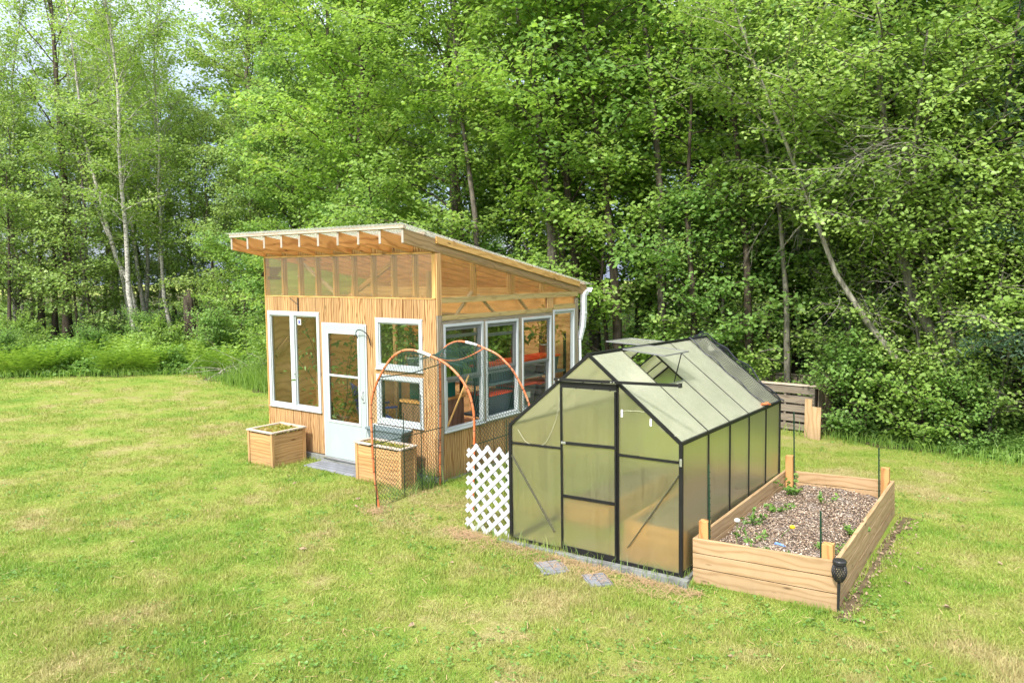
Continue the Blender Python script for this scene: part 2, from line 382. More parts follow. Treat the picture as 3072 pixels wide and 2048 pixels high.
def bx(x0, x1, y0, y1, z0, z1, axis=None): return MB().box(x0, x1, y0, y1, z0, z1, axis)

def fast_mesh(name, V, F, mat, parent=None, smooth=False):
    """V (n,3) floats, F (m,k) ints"""
    me = bpy.data.meshes.new(name); V = np.ascontiguousarray(V, dtype=np.float32); F = np.ascontiguousarray(F, dtype=np.int32)
    me.vertices.add(len(V)); me.vertices.foreach_set('co', V.ravel())
    m, k = F.shape; me.loops.add(m*k); me.loops.foreach_set('vertex_index', F.ravel())
    me.polygons.add(m); me.polygons.foreach_set('loop_start', np.arange(0, m*k, k, dtype=np.int32))
    if smooth: me.polygons.foreach_set('use_smooth', np.ones(m, dtype=bool))
    me.update(calc_edges=True); me.materials.append(mat)
    o = bpy.data.objects.new(name, me); COL.objects.link(o)
    if parent is not None: o.parent = parent
    return o

def tag(o, label=None, cat=None, group=None, kind=None):
    for k, v in (('label', label), ('category', cat), ('group', group), ('kind', kind)):
        if v: o[k] = v
    return o
def thing(name, label, cat, loc=(0, 0, 0), rz=0, group=None, rot=None):
    o = bpy.data.objects.new(name, None); COL.objects.link(o); o.location = loc; o.empty_display_size = .1
    o.rotation_euler = rot or (0, 0, rz); return tag(o, label, cat, group)
def dup(src, loc, rz, label, sc_=1.0, group=None, tilt=(0, 0)):
    r = src.copy(); COL.objects.link(r); r.location = loc; r.rotation_euler = (tilt[0], tilt[1], rz)
    r.scale = (sc_, sc_, sc_) if not hasattr(sc_, '__len__') else sc_
    r['label'] = label
    if group: r['group'] = group
    for ch in src.children:
        c = ch.copy(); COL.objects.link(c); c.parent = r
        for g in ch.children:
            d = g.copy(); COL.objects.link(d); d.parent = c
    return r
def lerp(a, b, t): return a+(b-a)*t
def clamp(x, a, b): return max(a, min(b, x))

# ------------------------------------------------------------------ ground
def gz(x, y):
    x = np.asarray(x, float); y = np.asarray(y, float)
    z = .03*np.clip(x-4.2, 0, 4) - .012*np.clip(y+1.2, 0, 4)*np.clip((x-1.5)/1.5, 0, 1)
    far = np.clip((y*.81 - x*.58 - 8)/30, 0, 1)
    return z + far*1.2
EDGE = [(-40, -14), (-24, -3.2), (-16.6, .9), (-14.6, 2.55), (-12.6, 4.25), (-10.2, 3.8), (-7.7, 3.7), (-5, 5.2), (0, 6.0), (2.4, 6.3), (3.6, 6.2), (4.8, 5.95), (6.3, 5.6), (8.1, 5.2), (12, 4.2), (20, 1)]
EX = np.array([e[0] for e in EDGE]); EY = np.array([e[1] for e in EDGE])
def edge_y(x): return np.interp(x, EX, EY)
def grid_ground(name, x0, x1, y0, y1, n, mat, keep, dz=0):
    xs = np.linspace(x0, x1, n); ys = np.linspace(y0, y1, n)
    X, Y = np.meshgrid(xs, ys); Z = gz(X, Y)+dz
    V = np.stack([X.ravel(), Y.ravel(), Z.ravel()], 1)
    i = np.arange(n-1); I, J = np.meshgrid(i, i)
    a = (J*n+I).ravel(); F = np.stack([a, a+1, a+n+1, a+n], 1)
    o = fast_mesh(name, V, F, mat, smooth=True); o['kind'] = 'structure'; return o
grid_ground('lawn', -140, 140, -140, 140, 141, M_LAWN, None)
# forest floor sheet beyond the mown edge
xs = np.linspace(-60, 40, 260); rows = [0, .25, 1, 3, 8, 16, 30, 60, 110]
V = []; 
for k, r_ in enumerate(rows):
    wob = .18*np.sin(xs*2.3)+.12*np.sin(xs*5.1+1)
    yy = edge_y(xs) + r_ + wob*(1 if k < 3 else 0); V.append(np.stack([xs, yy, gz(xs, yy)+.012+(.05 if k > 1 else 0)], 1))
V = np.concatenate(V); n = len(xs); F = [(j*n+i, j*n+i+1, (j+1)*n+i+1, (j+1)*n+i) for j in range(len(rows)-1) for i in range(n-1)]
o = fast_mesh('forest_floor', V, np.array(F), M_FFLOOR, smooth=True); o['kind'] = 'structure'

# grass blades over the visible lawn, denser near the camera
def in_box(x, y, b): return (x > b[0]) & (x < b[1]) & (y > b[2]) & (y < b[3])
SOLIDS = [(-3.66, 0, 0, 3.66), (-3.2, -2.6, -.76, -.14), (-1.1, -.22, -.5, -.2), (2.1, 4.04, -1.25, 1.8), (4.1, 5.38, -1.15, 2.0), (-2.3, -1.2, -.42, 0), (2.72, 2.98, -1.72, -1.45), (3.25, 3.5, -1.75, -1.5)]
def lawn_points(n):
    d = 3.2*(26/3.2)**RNG.random(n); t = RNG.uniform(-.95, 1.30, n)
    X = CAM[0] + _f.x/math.cos(PITCH)*d + _r.x*t*d; Y = CAM[1] + _f.y/math.cos(PITCH)*d + _r.y*t*d
    ok = Y < edge_y(X)+.3+.25*np.sin(X*2.3)
    for b in SOLIDS: ok &= ~in_box(X, Y, b)
    return X[ok], Y[ok], d[ok]
def vnoise(x, y, sc__, seed=0):
    r = np.random.default_rng(seed); T_ = r.random((256, 256)); x = x/sc__+1000; y = y/sc__+1000; i, j = np.floor(x).astype(int), np.floor(y).astype(int); u, v = x-i, y-j; u = u*u*(3-2*u); v = v*v*(3-2*v)
    g_ = lambda a, b: T_[a % 256, b % 256]
    return (g_(i, j)*(1-u)+g_(i+1, j)*u)*(1-v)+(g_(i, j+1)*(1-u)+g_(i+1, j+1)*u)*v
SOLIDS.append((5.40, 5.46, -1.2, 1.9))
X, Y, D = lawn_points(1450000)
cl = vnoise(X, Y, .16, 1)*.6+vnoise(X, Y, .7, 2)*.6; kp = RNG.random(len(X)) < np.clip(cl*1.5-.05, .25, 1); X, Y, D, cl = X[kp], Y[kp], D[kp], cl[kp]
n = len(X); az = RNG.uniform(0, 2*np.pi, n); h = RNG.uniform(.015, .045, n)*(.42+.95*cl**1.5); wd = RNG.uniform(.0024, .0048, n)*np.sqrt(D/5); ln_ = RNG.uniform(.0, .045, n)
# tufts grow taller beside solid things
def near_solid(X, Y, m=.09):
    k = np.zeros(len(X), bool)
    for b in SOLIDS[:5]: k |= in_box(X, Y, (b[0]-m, b[1]+m, b[2]-m, b[3]+m))
    return k
h = np.where(near_solid(X, Y), h*2.0, h)
Z = gz(X, Y); la = RNG.uniform(0, 2*np.pi, n)
B = np.stack([X, Y, Z], 1); S = np.stack([np.cos(az)*wd, np.sin(az)*wd, np.zeros(n)], 1)
T = B + np.stack([np.cos(la)*ln_, np.sin(la)*ln_, h], 1)
V = np.stack([B-S, B+S, T], 1).reshape(-1, 3); F = np.arange(3*n).reshape(-1, 3)
o = fast_mesh('lawn_grass', V, F, M_BLADE)
tag(o, 'short mown grass with green and dry straw patches across the yard', 'grass', kind='stuff')

def long_grass(name, pts, hmin, hmax, mat, label, per=1, width=.006, spread=.08):
    """curved 4-vertex blades"""
    P = np.repeat(np.array(pts), per, 0); n = len(P)
    P[:, :2] += RNG.normal(0, spread, (n, 2)); h = RNG.uniform(hmin, hmax, n); a = RNG.uniform(0, 2*np.pi, n); b = RNG.uniform(0, 2*np.pi, n)
    S = np.stack([np.cos(a), np.sin(a), a*0], 1)*width; lean = np.stack([np.cos(b), np.sin(b), b*0], 1)
    base = np.stack([P[:, 0], P[:, 1], gz(P[:, 0], P[:, 1])], 1)
    k = RNG.uniform(.1, .6, n)[:, None]
    m1 = base + lean*(h[:, None]*.18*k*2) + np.array([0, 0, 1])*(h[:, None]*.6); tp = base + lean*(h[:, None]*k*1.1) + np.array([0, 0, 1])*(h[:, None]*.95)
    V = np.stack([base-S, base+S, m1+S*.8, tp, m1-S*.8], 1).reshape(-1, 3)
    q = np.arange(n)*5; F = np.concatenate([np.stack([q, q+1, q+2, q+4], 1)]); F2 = np.stack([q+4, q+2, q+3, q+3], 1)
    # second face as a thin quad so that every face has four corners
    tp2 = tp + S*.05; V = np.stack([base-S, base+S, m1+S*.8, m1-S*.8, tp, tp2], 1).reshape(-1, 3); q = np.arange(n)*6
    F = np.concatenate([np.stack([q, q+1, q+2, q+3], 1), np.stack([q+3, q+2, q+5, q+4], 1)])
    o = fast_mesh(name, V, F, mat); return tag(o, label, 'grass', kind='stuff')

# ------------------------------------------------------------------ leaves and trees
def leaves(P, size, out_dir=None, up=.9, jit=.55, aspect=.8, droop=.25):
    """numpy: two folded quads per leaf -> verts, faces"""
    n = len(P); a = RNG.uniform(0, 2*np.pi, n)
    nrm = np.stack([RNG.normal(0, jit, n), RNG.normal(0, jit, n), np.full(n, up)], 1)
    if out_dir is not None: nrm += out_dir*.45
    nrm /= np.linalg.norm(nrm, axis=1)[:, None]
    d = np.stack([np.cos(a), np.sin(a), np.full(n, -droop)], 1); d -= nrm*np.sum(d*nrm, 1)[:, None]; d /= np.linalg.norm(d, axis=1)[:, None]
    s = np.cross(d, nrm); L_ = (size*RNG.uniform(.5, 1.35, n))[:, None]; W_ = L_*aspect*.5
    fold = nrm*(L_*.10)
    b = P - d*L_*.5
    V = np.stack([b, b+d*L_*.30+s*W_+fold, b+d*L_*.72+s*W_*.75+fold*.6, b+d*L_-nrm*L_*.08, b+d*L_*.72-s*W_*.75+fold*.6, b+d*L_*.30-s*W_+fold], 1).reshape(-1, 3)
    q = np.arange(n)*6; F = np.concatenate([np.stack([q, q+1, q+2, q+3], 1), np.stack([q, q+3, q+4, q+5], 1)])
    return V, F

def curve(p, d, L_, n, grav, wob):
    pts = [Vector(p)]; d = Vector(d).normalized()
    for i in range(n):
        d = (d + Vector((random.gauss(0, wob), random.gauss(0, wob), random.gauss(0, wob)+grav))).normalized(); pts.append(pts[-1]+d*(L_/n))
    return pts

def make_tree(name, label, cat, seed, H, cb, spread, nprim, nsec, per, lsize, r0, lmat, bmat, lean=(0, 0), trunk=None, group=None, up_el=.55, shape='round', spray=.16, limb_grav=-.02, aspect=.8, loc=(0, 0, 0), bare=0.0, crown_name='crown'):
    random.seed(seed)
    t = thing(name, label, cat, loc, group=group)
    mb = MB()
    if trunk is None:
        n = 12; px = py = 0; pts = []
        for i in range(n+1):
            f = i/n; pts.append(Vector((lean[0]*f*H+px, lean[1]*f*H+py, f*H-.15))); px += random.gauss(0, .05+H*.004); py += random.gauss(0, .05+H*.004)
    else: pts = [Vector(q) for q in trunk]
    m = len(pts)-1; rad = [r0*(1.25 if i == 0 else 1)*(1-.86*i/m)+.008 for i in range(m+1)]
    mb.tube(pts, rad, 9)
    LP, LO = [], []; ga = random.uniform(0, 6)
    for i in range(nprim):
        f = (i+random.random())/nprim; hf = cb/H + (1-cb/H)*f
        k = clamp(hf*m, 0, m-1e-3); j = int(k); p = pts[j].lerp(pts[j+1], k-j)
        ga += 2.4+random.gauss(0, .3)
        prof = {'round': math.sin(math.pi*clamp(.12+.85*f, 0, 1))**.6, 'cone': 1.0-.85*f, 'vase': .45+.6*f-.55*max(0, f-.8)*3, 'wide': (1-f*.75)}[shape]
        Lp = spread*prof*random.uniform(.7, 1.15); el = up_el*random.uniform(.3, 1.3)+.45*f
        d = Vector((math.cos(ga)*math.cos(el), math.sin(ga)*math.cos(el), math.sin(el)))
        lp = curve(p, d, Lp, 6, limb_grav, .10)
        rr = max(.007, rad[j]*.27); mb.tube(lp, [rr*(1-.85*q/6)+.003 for q in range(7)], 5, False)
        isb = random.random() < bare
        for q in range(nsec):
            tt = .18+.82*(q+random.random())/nsec; kk = clamp(tt*6, 0, 5.999); jj = int(kk); sp = lp[jj].lerp(lp[jj+1], kk-jj)
            dd = (lp[jj+1]-lp[jj]).normalized(); side = 1 if q % 2 else -1; ang = side*random.uniform(.5, 1.25)
            hd = Vector((dd.x*math.cos(ang)-dd.y*math.sin(ang), dd.x*math.sin(ang)+dd.y*math.cos(ang), dd.z*.5+random.gauss(.05, .15)))
            Ls = Lp*(.42*(1-tt*.55))*random.uniform(.7, 1.25)+.25
            spn = curve(sp, hd, Ls, 4, -.03, .13); mb.tube(spn, [.012, .009, .007, .005, .003], 3, False)
            if isb:
                for _ in range(3):
                    z = curve(spn[random.randint(1, 4)], hd+Vector((random.gauss(0, .6), random.gauss(0, .6), -.3)), Ls*.6, 3, -.1, .2); mb.tube(z, [.006, .004, .003, .002], 3, False)
                continue
            c = [np.array(x) for x in spn]; nn = max(3, int(per*Ls))
            tv = RNG.random(nn)*3.999; ji = tv.astype(int); fr = (tv-ji)[:, None]; ca = np.array(c)
            base = ca[ji]*(1-fr)+ca[ji+1]*fr
            LP.append(base + RNG.normal(0, 1, (nn, 3))*np.array([spray, spray, spray*.55]) + np.array([0, 0, -.03]))
            od = np.array([hd.x, hd.y, 0.2]); LO.append(np.tile(od, (nn, 1)))
    tr = mb.build('trunk', bmat, t, smooth=True)
    if LP:
        P = np.concatenate(LP); O = np.concatenate(LO); keep = P[:, 2] > .12; P, O = P[keep], O[keep]
        V, F = leaves(P, lsize, O, aspect=aspect); fast_mesh(crown_name, V, F, lmat, t)
    return t

# ------------------------------------------------------------------ garden shed (greenhouse shed)
SW, SD = 3.66, 3.66
shed = thing('garden_shed', 'plywood garden shed with a slanting clear roof, ten exposed rafters and many white framed windows', 'shed')
def rbot(y): return 3.25 - .172*(y+.6)
# openings (u0,u1,z0,z1)
FO = [(-3.613, -2.366, .747, 2.278), (-2.289, -1.353, .07, 2.127), (-1.150, -.255, 1.517, 2.232), (-1.150, -.253, .735, 1.425)]
SO = [(.125, .999, .700, 2.172), (1.057, 1.879, .715, 2.166), (1.980, 2.823, .70, 2.168), (2.880, 3.565, .70, 2.254)]
def siding(openings, u0, u1, z0, z1, put, step=.2032, gap=.007, m=.01):
    us = list(np.arange(u0, u1-.03, step))+[u1]
    for a, b in zip(us[:-1], us[1:]):
        cuts = sorted({a, b} | {c for o_ in openings for c in (o_[0]+m, o_[1]-m) if a < c < b})
        for c, d in zip(cuts[:-1], cuts[1:]):
            mid = (c+d)/2; spans = [(z0, z1)]
            for o_ in openings:
                if o_[0]+m <= mid <= o_[1]-m:
                    ns = []
                    for s0, s1 in spans:
                        if o_[3]-m <= s0 or o_[2]+m >= s1: ns.append((s0, s1)); continue
                        if o_[2]+m > s0: ns.append((s0, o_[2]+m))
                        if o_[3]-m < s1: ns.append((o_[3]-m, s1))
                    spans = ns
            for s0, s1 in spans:
                if s1-s0 > .003: put(c + (0 if c != a else 0), d-(gap if d == b else 0), s0, s1)
mb = MB(); siding(FO, -SW, 0, .10, 2.523, lambda a, b, c, d: mb.box(a, b, 0, .012, c, d, 2)); mb.build('front_siding', M_SIDING, shed)
mb = MB(); siding(FO, -SW+.02, -.02, .10, 2.50, lambda a, b, c, d: mb.box(a, b, .013, .028, c, d, 2), step=1.22, gap=0); mb.build('front_sheathing', M_WEATH, shed)
mb = MB(); siding([(.04, 3.60, .69, 2.2)], .09, 3.60, .03, .72, lambda a, b, c, d: mb.box(-.012, 0, a, b, c, d, 2)); mb.build('side_siding', M_SIDING, shed)
mb = MB(); mb.box(-.028, -.013, .03, 3.63, .03, .70, 2); mb.build('side_sheathing', M_WEATH, shed)
# left and back walls: plywood with openings, seen through the glass
mb = MB()
LW = [(2.3, 3.2, .9, 2.0)]
siding(LW, .03, SD, .03, 2.5, lambda a, b, c, d: mb.box(-SW, -SW+.014, a, b, c, d, 1), step=1.22, gap=.004)
mb.hexa([(-SW, 2.3, 2.5), (-SW+.014, 2.3, 2.5), (-SW, SD, 2.5), (-SW+.014, SD, 2.5), (-SW, 2.3, rbot(2.3)), (-SW+.014, 2.3, rbot(2.3)), (-SW, SD, rbot(SD)), (-SW+.014, SD, rbot(SD))], 1)
m2_ = MB(); m2_.hexa([(-SW, .03, 2.505), (-SW+.006, .03, 2.505), (-SW, 2.295, 2.505), (-SW+.006, 2.295, 2.505), (-SW, .03, rbot(.03)), (-SW+.006, .03, rbot(.03)), (-SW, 2.295, rbot(2.295)), (-SW+.006, 2.295, rbot(2.295))], 1); m2_.build('gable_poly_panel', M_POLY_SHED, shed)
mb.build('left_wall', M_SIDING_IN, shed)
mb = MB(); BO = [(-3.1, -2.2, .75, 2.1), (-2.0, -1.1, .75, 2.1)]
siding(BO, -SW+.02, -.02, .03, 2.55, lambda a, b, c, d: mb.box(a, b, SD-.014, SD, c, d, 0), step=1.22, gap=.004); mb.build('back_wall', M_SIDING_IN, shed)
for a, b, c, d in BO:
    fr = MB(); fr.box(a, b, SD-.05, SD-.016, d-.05, d).box(a, b, SD-.05, SD-.016, c, c+.05).box(a, a+.05, SD-.05, SD-.016, c+.051, d-.051).box(b-.05, b, SD-.05, SD-.016, c+.051, d-.051)
    w_ = fr.build('window', M_WEATH, shed); bx(a+.05, b-.05, SD-.034, SD-.03, c+.05, d-.05).build('pane', M_GLASS, w_)
# floor and foundation
bx(-SW+.02, -.03, .03, SD-.02, .02, .075, 1).build('floor', M_FLOOR, shed)
mb = MB(); mb.box(-SW-.01, 0.005, -.035, .02, -.12, .085); mb.box(-.03, .012, .021, SD, -.12, .026); mb.build('foundation', M_CONC, shed, bevel=.004)
# front upper band: studs, poly sheet, cap
xs10 = [-SW+.02 + (SW-.04)*i/9 for i in range(10)]
for x in xs10[1:-1]: bx(x-.019, x+.019, .012, .10, 2.53, 3.12).build('stud', M_PINE, shed)
bx(-SW+.02, -.066, .0, .006, 2.526, 3.135, 2).build('front_poly_panel', M_POLY_SHED, shed)
mb = MB(); mb.box(-SW+.02, -.02, .012, .10, 2.49, 2.527); mb.box(-SW+.02, -.02, .012, .10, 3.122, 3.157); mb.build('wall_plate', M_PINE, shed)
mb = MB(); mb.box(-SW, -.05, -.014, .010, 3.128, 3.150); mb.box(-SW, -.02, -.006, -.001, 2.515, 2.532); mb.build('panel_batten', M_RAKE, shed)
mb = MB()
for a, b in zip(xs10[:-1], xs10[1:]): mb.box(a+.02, b-.02, .0, .02, 3.158, 3.325, 2)
mb.build('rafter_blocking', M_SIDING, shed)
# corner trim
mb = MB(); mb.box(-.063, -.002, -.012, -.001, 2.53, 3.12); mb.build('corner_trim', M_RAKE, shed)
mb = MB(); mb.box(.0, .022, .0, .088, 2.30, 3.13); mb.build('corner_post', M_PINE, shed)
bx(.0, .020, .0, .088, .03, 2.298).build('corner_board', M_WEATH, shed)
bx(-SW-.016, -SW-.002, -.006, .09, .05, 3.13).build('corner_board', M_RAKE, shed)
bx(.0, .020, 3.575, 3.67, .03, 2.43).build('corner_board', M_WEATH, shed)
# rafters
for i, x in enumerate(xs10):
    x0_, x1_ = x-.019, x+.019; P = []
    for off in (0, .18):
        for y in (-.6, 3.99):
            for xx in (x0_, x1_): P.append((xx, y, rbot(y)+off))
    mb = MB(); mb.hexa(P, 1); r_ = mb.build('rafter', M_PINE_OR if i < 9 else M_EDGE, shed)
    bx(x0_-.001, x1_+.001, -.603, -.6, 3.251, 3.429, 2).build('tail_face', M_TAIL, r_)
def slope_box(mb, x0, x1, y0, y1, o0, o1, axis=0):
    mb.hexa([(x, y, rbot(y)+o) for o in (o0, o1) for y in (y0, y1) for x in (x0, x1)], axis); return mb
mb = MB(); slope_box(mb, -SW-.005, .022, -.625, -.575, .181, .222); mb.build('front_fascia', M_PALE, shed)
for y in (-.22, .35, .95, 1.6, 2.25, 2.9, 3.45, 3.9):
    slope_box(MB(), -SW, .012, y, y+.04, .181, .219).build('purlin', M_PALE, shed)
mb = MB(); slope_box(mb, .003, .026, .0, 3.72, .115, .205, 1); mb.build('rake_board', M_RAKE, shed)
# corrugated roof sheets
mb = MB(); nx = 260
y0_, y1_ = -.66, 4.2
def sheet(mb, y0, y1, lift):
    b = len(mb.v); k = 6
    for i in range(nx+1):
        x = -SW-.04 + (SW+.08)*i/nx; z = .008*math.sin(i/nx*2*math.pi*(SW+.14)/.085)
        for j in range(k+1):
            y = lerp(y0, y1, j/k); mb.v.append((x, y, rbot(y)+.231+lift+z))
    for i in range(nx):
        for j in range(k):
            a = b+i*(k+1)+j; mb.f.append((a, a+k+1, a+k+2, a+1)); mb.uv.append([(0, 0)]*4)
sheet(mb, -.66, 1.05, .006); sheet(mb, .95, 4.20, 0)
o = mb.build('roof_sheet', M_ROOFSHEET, shed, smooth=True); so_ = o.modifiers.new('s', 'SOLIDIFY'); so_.thickness = .002
# side gable panels, beams
mb = MB(); mb.hexa([(-.006, .09, 2.53), (0, .09, 2.53), (-.006, 3.5, 2.53), (0, 3.5, 2.53), (-.006, .09, rbot(.09)+.03), (0, .09, rbot(.09)+.03), (-.006, 3.5, rbot(3.5)+.03), (0, 3.5, rbot(3.5)+.03)], 2)
mb.build('gable_poly_panel', M_POLY_SHED, shed)
for a, b in ((1.74, 1.83), (.85, .89), (2.62, 2.66)): 
    mb = MB(); mb.hexa([(x, y, z) for z0_, in ((0,),) for (zz) in (0, 1) for y in (a, b) for x in (-.10, -.012) for z in ([2.55] if zz == 0 else [rbot(y)])], 2); mb.build('stud', M_PINE, shed)
mb = MB(); mb.box(-.04, .024, .089, 3.66, 2.46, 2.54); mb.build('side_beam', M_BEAM, shed)
mb = MB(); mb.box(-.04, .020, .089, 2.85, 2.225, 2.29); mb.box(-.04, .020, 2.885, 3.574, 2.262, 2.34); mb.build('side_rail', M_BEAM, shed)
bx(-.006, 0, .09, 2.70, 2.291, 2.459, 1).build('clerestory_panel', M_POLY_SHED, shed)
bx(-.006, 0, 2.886, 3.574, 2.341, 2.459, 1).build('clerestory_panel', M_POLY_SHED, shed)
bx(-.03, .018, 2.70, 2.884, 2.291, 2.459, 2).build('clerestory_post', M_PINE, shed)
mb = MB(); mb.box(-.02, .012, .089, 2.87, 2.175, 2.224); 
for a, b in ((.089, .124), (1.0, 1.056), (1.88, 1.979), (2.824, 2.879), (3.566, 3.574)): mb.box(-.02, .012, a, b, .72, 2.174, 2)
mb.box(-.02, .010, .09, 3.57, .66, .70, 1)
mb.build('side_window_surround', M_WEATH, shed)
# interior braces behind the clear panels
mb = MB(); mb.beam((-.07, .42, 2.22), (-.07, .85, 2.6), .04, .03); mb.build('brace', M_PALE, shed)
MB().beam((-.07, 1.0, 2.55), (-.07, 1.42, 2.24), .035, .03).build('brace', M_PALE, shed)
MB().beam((-.07, 1.9, 2.55), (-.07, 2.3, 2.24), .035, .03).build('brace', M_PALE, shed)
MB().beam((-3.0, .14, 3.10), (-2.15, .14, 2.58), .05, .035).build('brace', M_PALE, shed)
MB().beam((-1.9, .16, 2.50), (-.9, .16, 3.05), .05, .06).build('brace', M_PINE, shed)
for y in (.03, .95, 1.9, 2.85, 3.6):
    MB().box(-SW+.016, -SW+.10, y, y+.04, .08, 2.5, 2).build('stud', M_PINE, shed)
MB().beam((-SW+.07, .1, 1.55), (-SW+.07, 1.0, 2.4), .05, .09).build('brace', M_PINE, shed)
MB().beam((-SW+.02, .4, 2.3), (-2.6, .4, 2.3), .04, .09).build('brace', M_PINE, shed)
bx(-.9, -.86, .8, .9, .08, 2.9, 2).build('inner_post', M_PINE, shed)
bx(-SW+.02, -.05, 1.80, 1.84, 2.50, 2.64, 0).build('inner_beam', M_PINE, shed)
# front windows
def window_f(o_, name='window', mull=None, fw=.055, y=-.02, sill=True):
    a, b, c, d = o_; mb = MB()
    mb.box(a, b, y, .03, d-fw, d); mb.box(a, b, y, .03, c, c+fw); mb.box(a, a+fw, y, .03, c+fw+.001, d-fw-.001, 2); mb.box(b-fw, b, y, .03, c+fw+.001, d-fw-.001, 2)
    if mull: mb.box(mull-fw*.9, mull+fw*.9, y-.004, .03, c+fw+.001, d-fw-.001, 2)
    # thin raised outer lip
    mb.box(a-.012, b+.012, y+.006, y+.012, d+.0005, d+.012); mb.box(a-.012, b+.012, y-.012, y+.016, c-.012, c-.0005)
    w_ = mb.build(name, M_WHITE, shed, bevel=.004)
    cuts = [(a, mull), (mull, b)] if mull else [(a, b)]
    for p, q in cuts:
        s_ = MB(); e = fw if not mull else fw*.95; g = .018
        p2, q2 = p+e+.001, q-e-.001
        s_.box(p2, q2, .0, .024, d-fw-g, d-fw-.002); s_.box(p2, q2, .0, .024, c+fw+.002, c+fw+g); s_.box(p2, p2+g, .0, .024, c+fw+g, d-fw-g, 2); s_.box(q2-g, q2, .0, .024, c+fw+g, d-fw-g, 2)
        s_.build('sash', M_WHITE, w_)
        bx(p2+g, q2-g, .010, .014, c+fw+g, d-fw-g).build('pane', M_GLASS, w_)
    return w_
wl = window_f(FO[0], mull=-3.0)
bx(-2.89, -2.81, .004, .0095, 2.08, 2.17).build('sticker', M_LABEL, wl)
bx(-2.87, -2.83, .003, .0038, 2.10, 2.15).build('sticker_mark', M_BLUE, wl)
window_f(FO[2]); wd_ = window_f(FO[3])
# door
a, b, c, d = FO[1]
door = bx(a+.0, b-.0, -.022, -.0125, c+.02, d, 2).build('door', M_DOOR, shed, bevel=.003)
door.data.clear_geometry()
mb = MB(); ga, gb, gc, gd = -2.17, -1.48, .64, 2.01
mb.box(a+.012, ga, -.028, .02, c+.02, d-.012, 2); mb.box(gb, b-.012, -.028, .02, c+.02, d-.012, 2); mb.box(ga+.0005, gb-.0005, -.028, .02, c+.02, gc, 2); mb.box(ga+.0005, gb-.0005, -.028, .02, gd, d-.012, 0)
tmp = mb.build('tmp', M_DOOR); door.data = tmp.data; bpy.data.objects.remove(tmp); door.data.name = 'door'
door.modifiers[0].width = .002
mb = MB(); e = .03
mb.box(ga-.01, gb+.01, -.036, -.0285, gd-e, gd+.01); mb.box(ga-.01, gb+.01, -.036, -.0285, gc-.01, gc+e); mb.box(ga-.01, ga+e, -.036, -.0285, gc+e, gd-e, 2); mb.box(gb-e, gb+.01, -.036, -.0285, gc+e, gd-e, 2)
mb.box(ga+e, gb-e, -.034, -.012, 1.335, 1.365)
mb.build('glazing_frame', M_WHITE, door, bevel=.003)
bx(ga+.01, gb-.01, -.008, -.004, gc+.01, gd-.01).build('pane', M_GLASS, door)
mb = MB(); mb.box(a-.015, b+.015, -.018, -.0122, d-.011, d+.012); mb.box(a-.014, a+.011, -.018, -.0122, c, d-.012, 2); mb.box(b-.011, b+.014, -.018, -.0122, c, d-.012, 2)
mb.build('door_frame', M_WHITE, shed)
mb = MB(); mb.box(a-.02, b+.02, -.06, .02, .062, .088); mb.build('threshold', M_STEEL, shed, bevel=.004)
mb = MB(); mb.lathe((0, 0, 0), [(.022, -.11), (.026, -.09), (.026, .05), (.022, .07)], 12)
for i, v in enumerate(mb.v): mb.v[i] = (-1.405+v[0], -.032+v[1]*.3, 1.10+v[2])
mb.tube([(-1.405, -.036, 1.15), (-1.405, -.075, 1.14), (-1.405, -.078, 1.07), (-1.405, -.04, 1.03)], .009, 8); mb.lathe((-1.405, -.045, 1.165), [(.0, -.012), (.014, -.01), (.014, .01), (0, .012)], 10)
mb.build('handle', M_WHITE, door, smooth=True)
# side windows: white frames with grey sashes
def window_s(o_, sash=True, mid=1.42, sx=.014):
    a, b, c, d = o_; fw = .038; mb = MB()
    mb.box(-.05, .022, a, b, d-fw, d); mb.box(-.05, .022, a, b, c, c+fw); mb.box(-.05, .022, a, a+fw, c+fw+.001, d-fw-.001, 2); mb.box(-.05, .022, b-fw, b, c+fw+.001, d-fw-.001, 2)
    mb.box(-.0, .040, a-.012, b+.012, c-.022, c-.001)
    w_ = mb.build('window', M_WHITE, shed, bevel=.003)
    p, q, r_, s_ = a+fw+.001, b-fw-.001, c+fw+.001, d-fw-.001
    return w_, (p, q, r_, s_)
def sash_s(w_, q4, z0, z1, x, g=.05, pane=True, mat=None):
    p, q, _, _ = q4; mb = MB()
    mb.box(x-.022, x, p, q, z1-g, z1); mb.box(x-.022, x, p, q, z0, z0+g*.8); mb.box(x-.022, x, p, p+g*.5, z0+g*.8, z1-g, 2); mb.box(x-.022, x, q-g*1.4, q, z0+g*.8, z1-g, 2)
    mb.build('sash', mat or M_GRAYSASH, w_)
    if pane: bx(x-.014, x-.010, p+g*.5, q-g*1.4, z0+g*.8, z1-g).build('pane', M_GLASS, w_)
w1, q1 = window_s(SO[0]); sash_s(w1, q1, 1.40, q1[3], -.002); sash_s(w1, q1, 1.36, 2.02, -.026, g=.045)
bx(-.045, -.0, q1[0], q1[0]+.045, q1[2], 1.395, 2).build('jamb', M_WHITE, w1)
MB().beam((.012, q1[0]+.02, q1[2]+.03), (.010, .66, 1.42), .012, .024, (0, 0, 1)).build('prop_stick', M_RAKE, w1)
w2, q2 = window_s(SO[1]); sash_s(w2, q2, 1.44, q2[3], -.002); sash_s(w2, q2, 1.38, 1.98, -.026, g=.045)
w3, q3 = window_s(SO[2]); sash_s(w3, q3, 1.44, q3[3], -.002, g=.035); sash_s(w3, q3, q3[2], 1.45, -.026, g=.04)
w4, q4 = window_s(SO[3]); sash_s(w4, q4, q4[2], q4[3], -.002, g=.035, mat=M_WHITE)
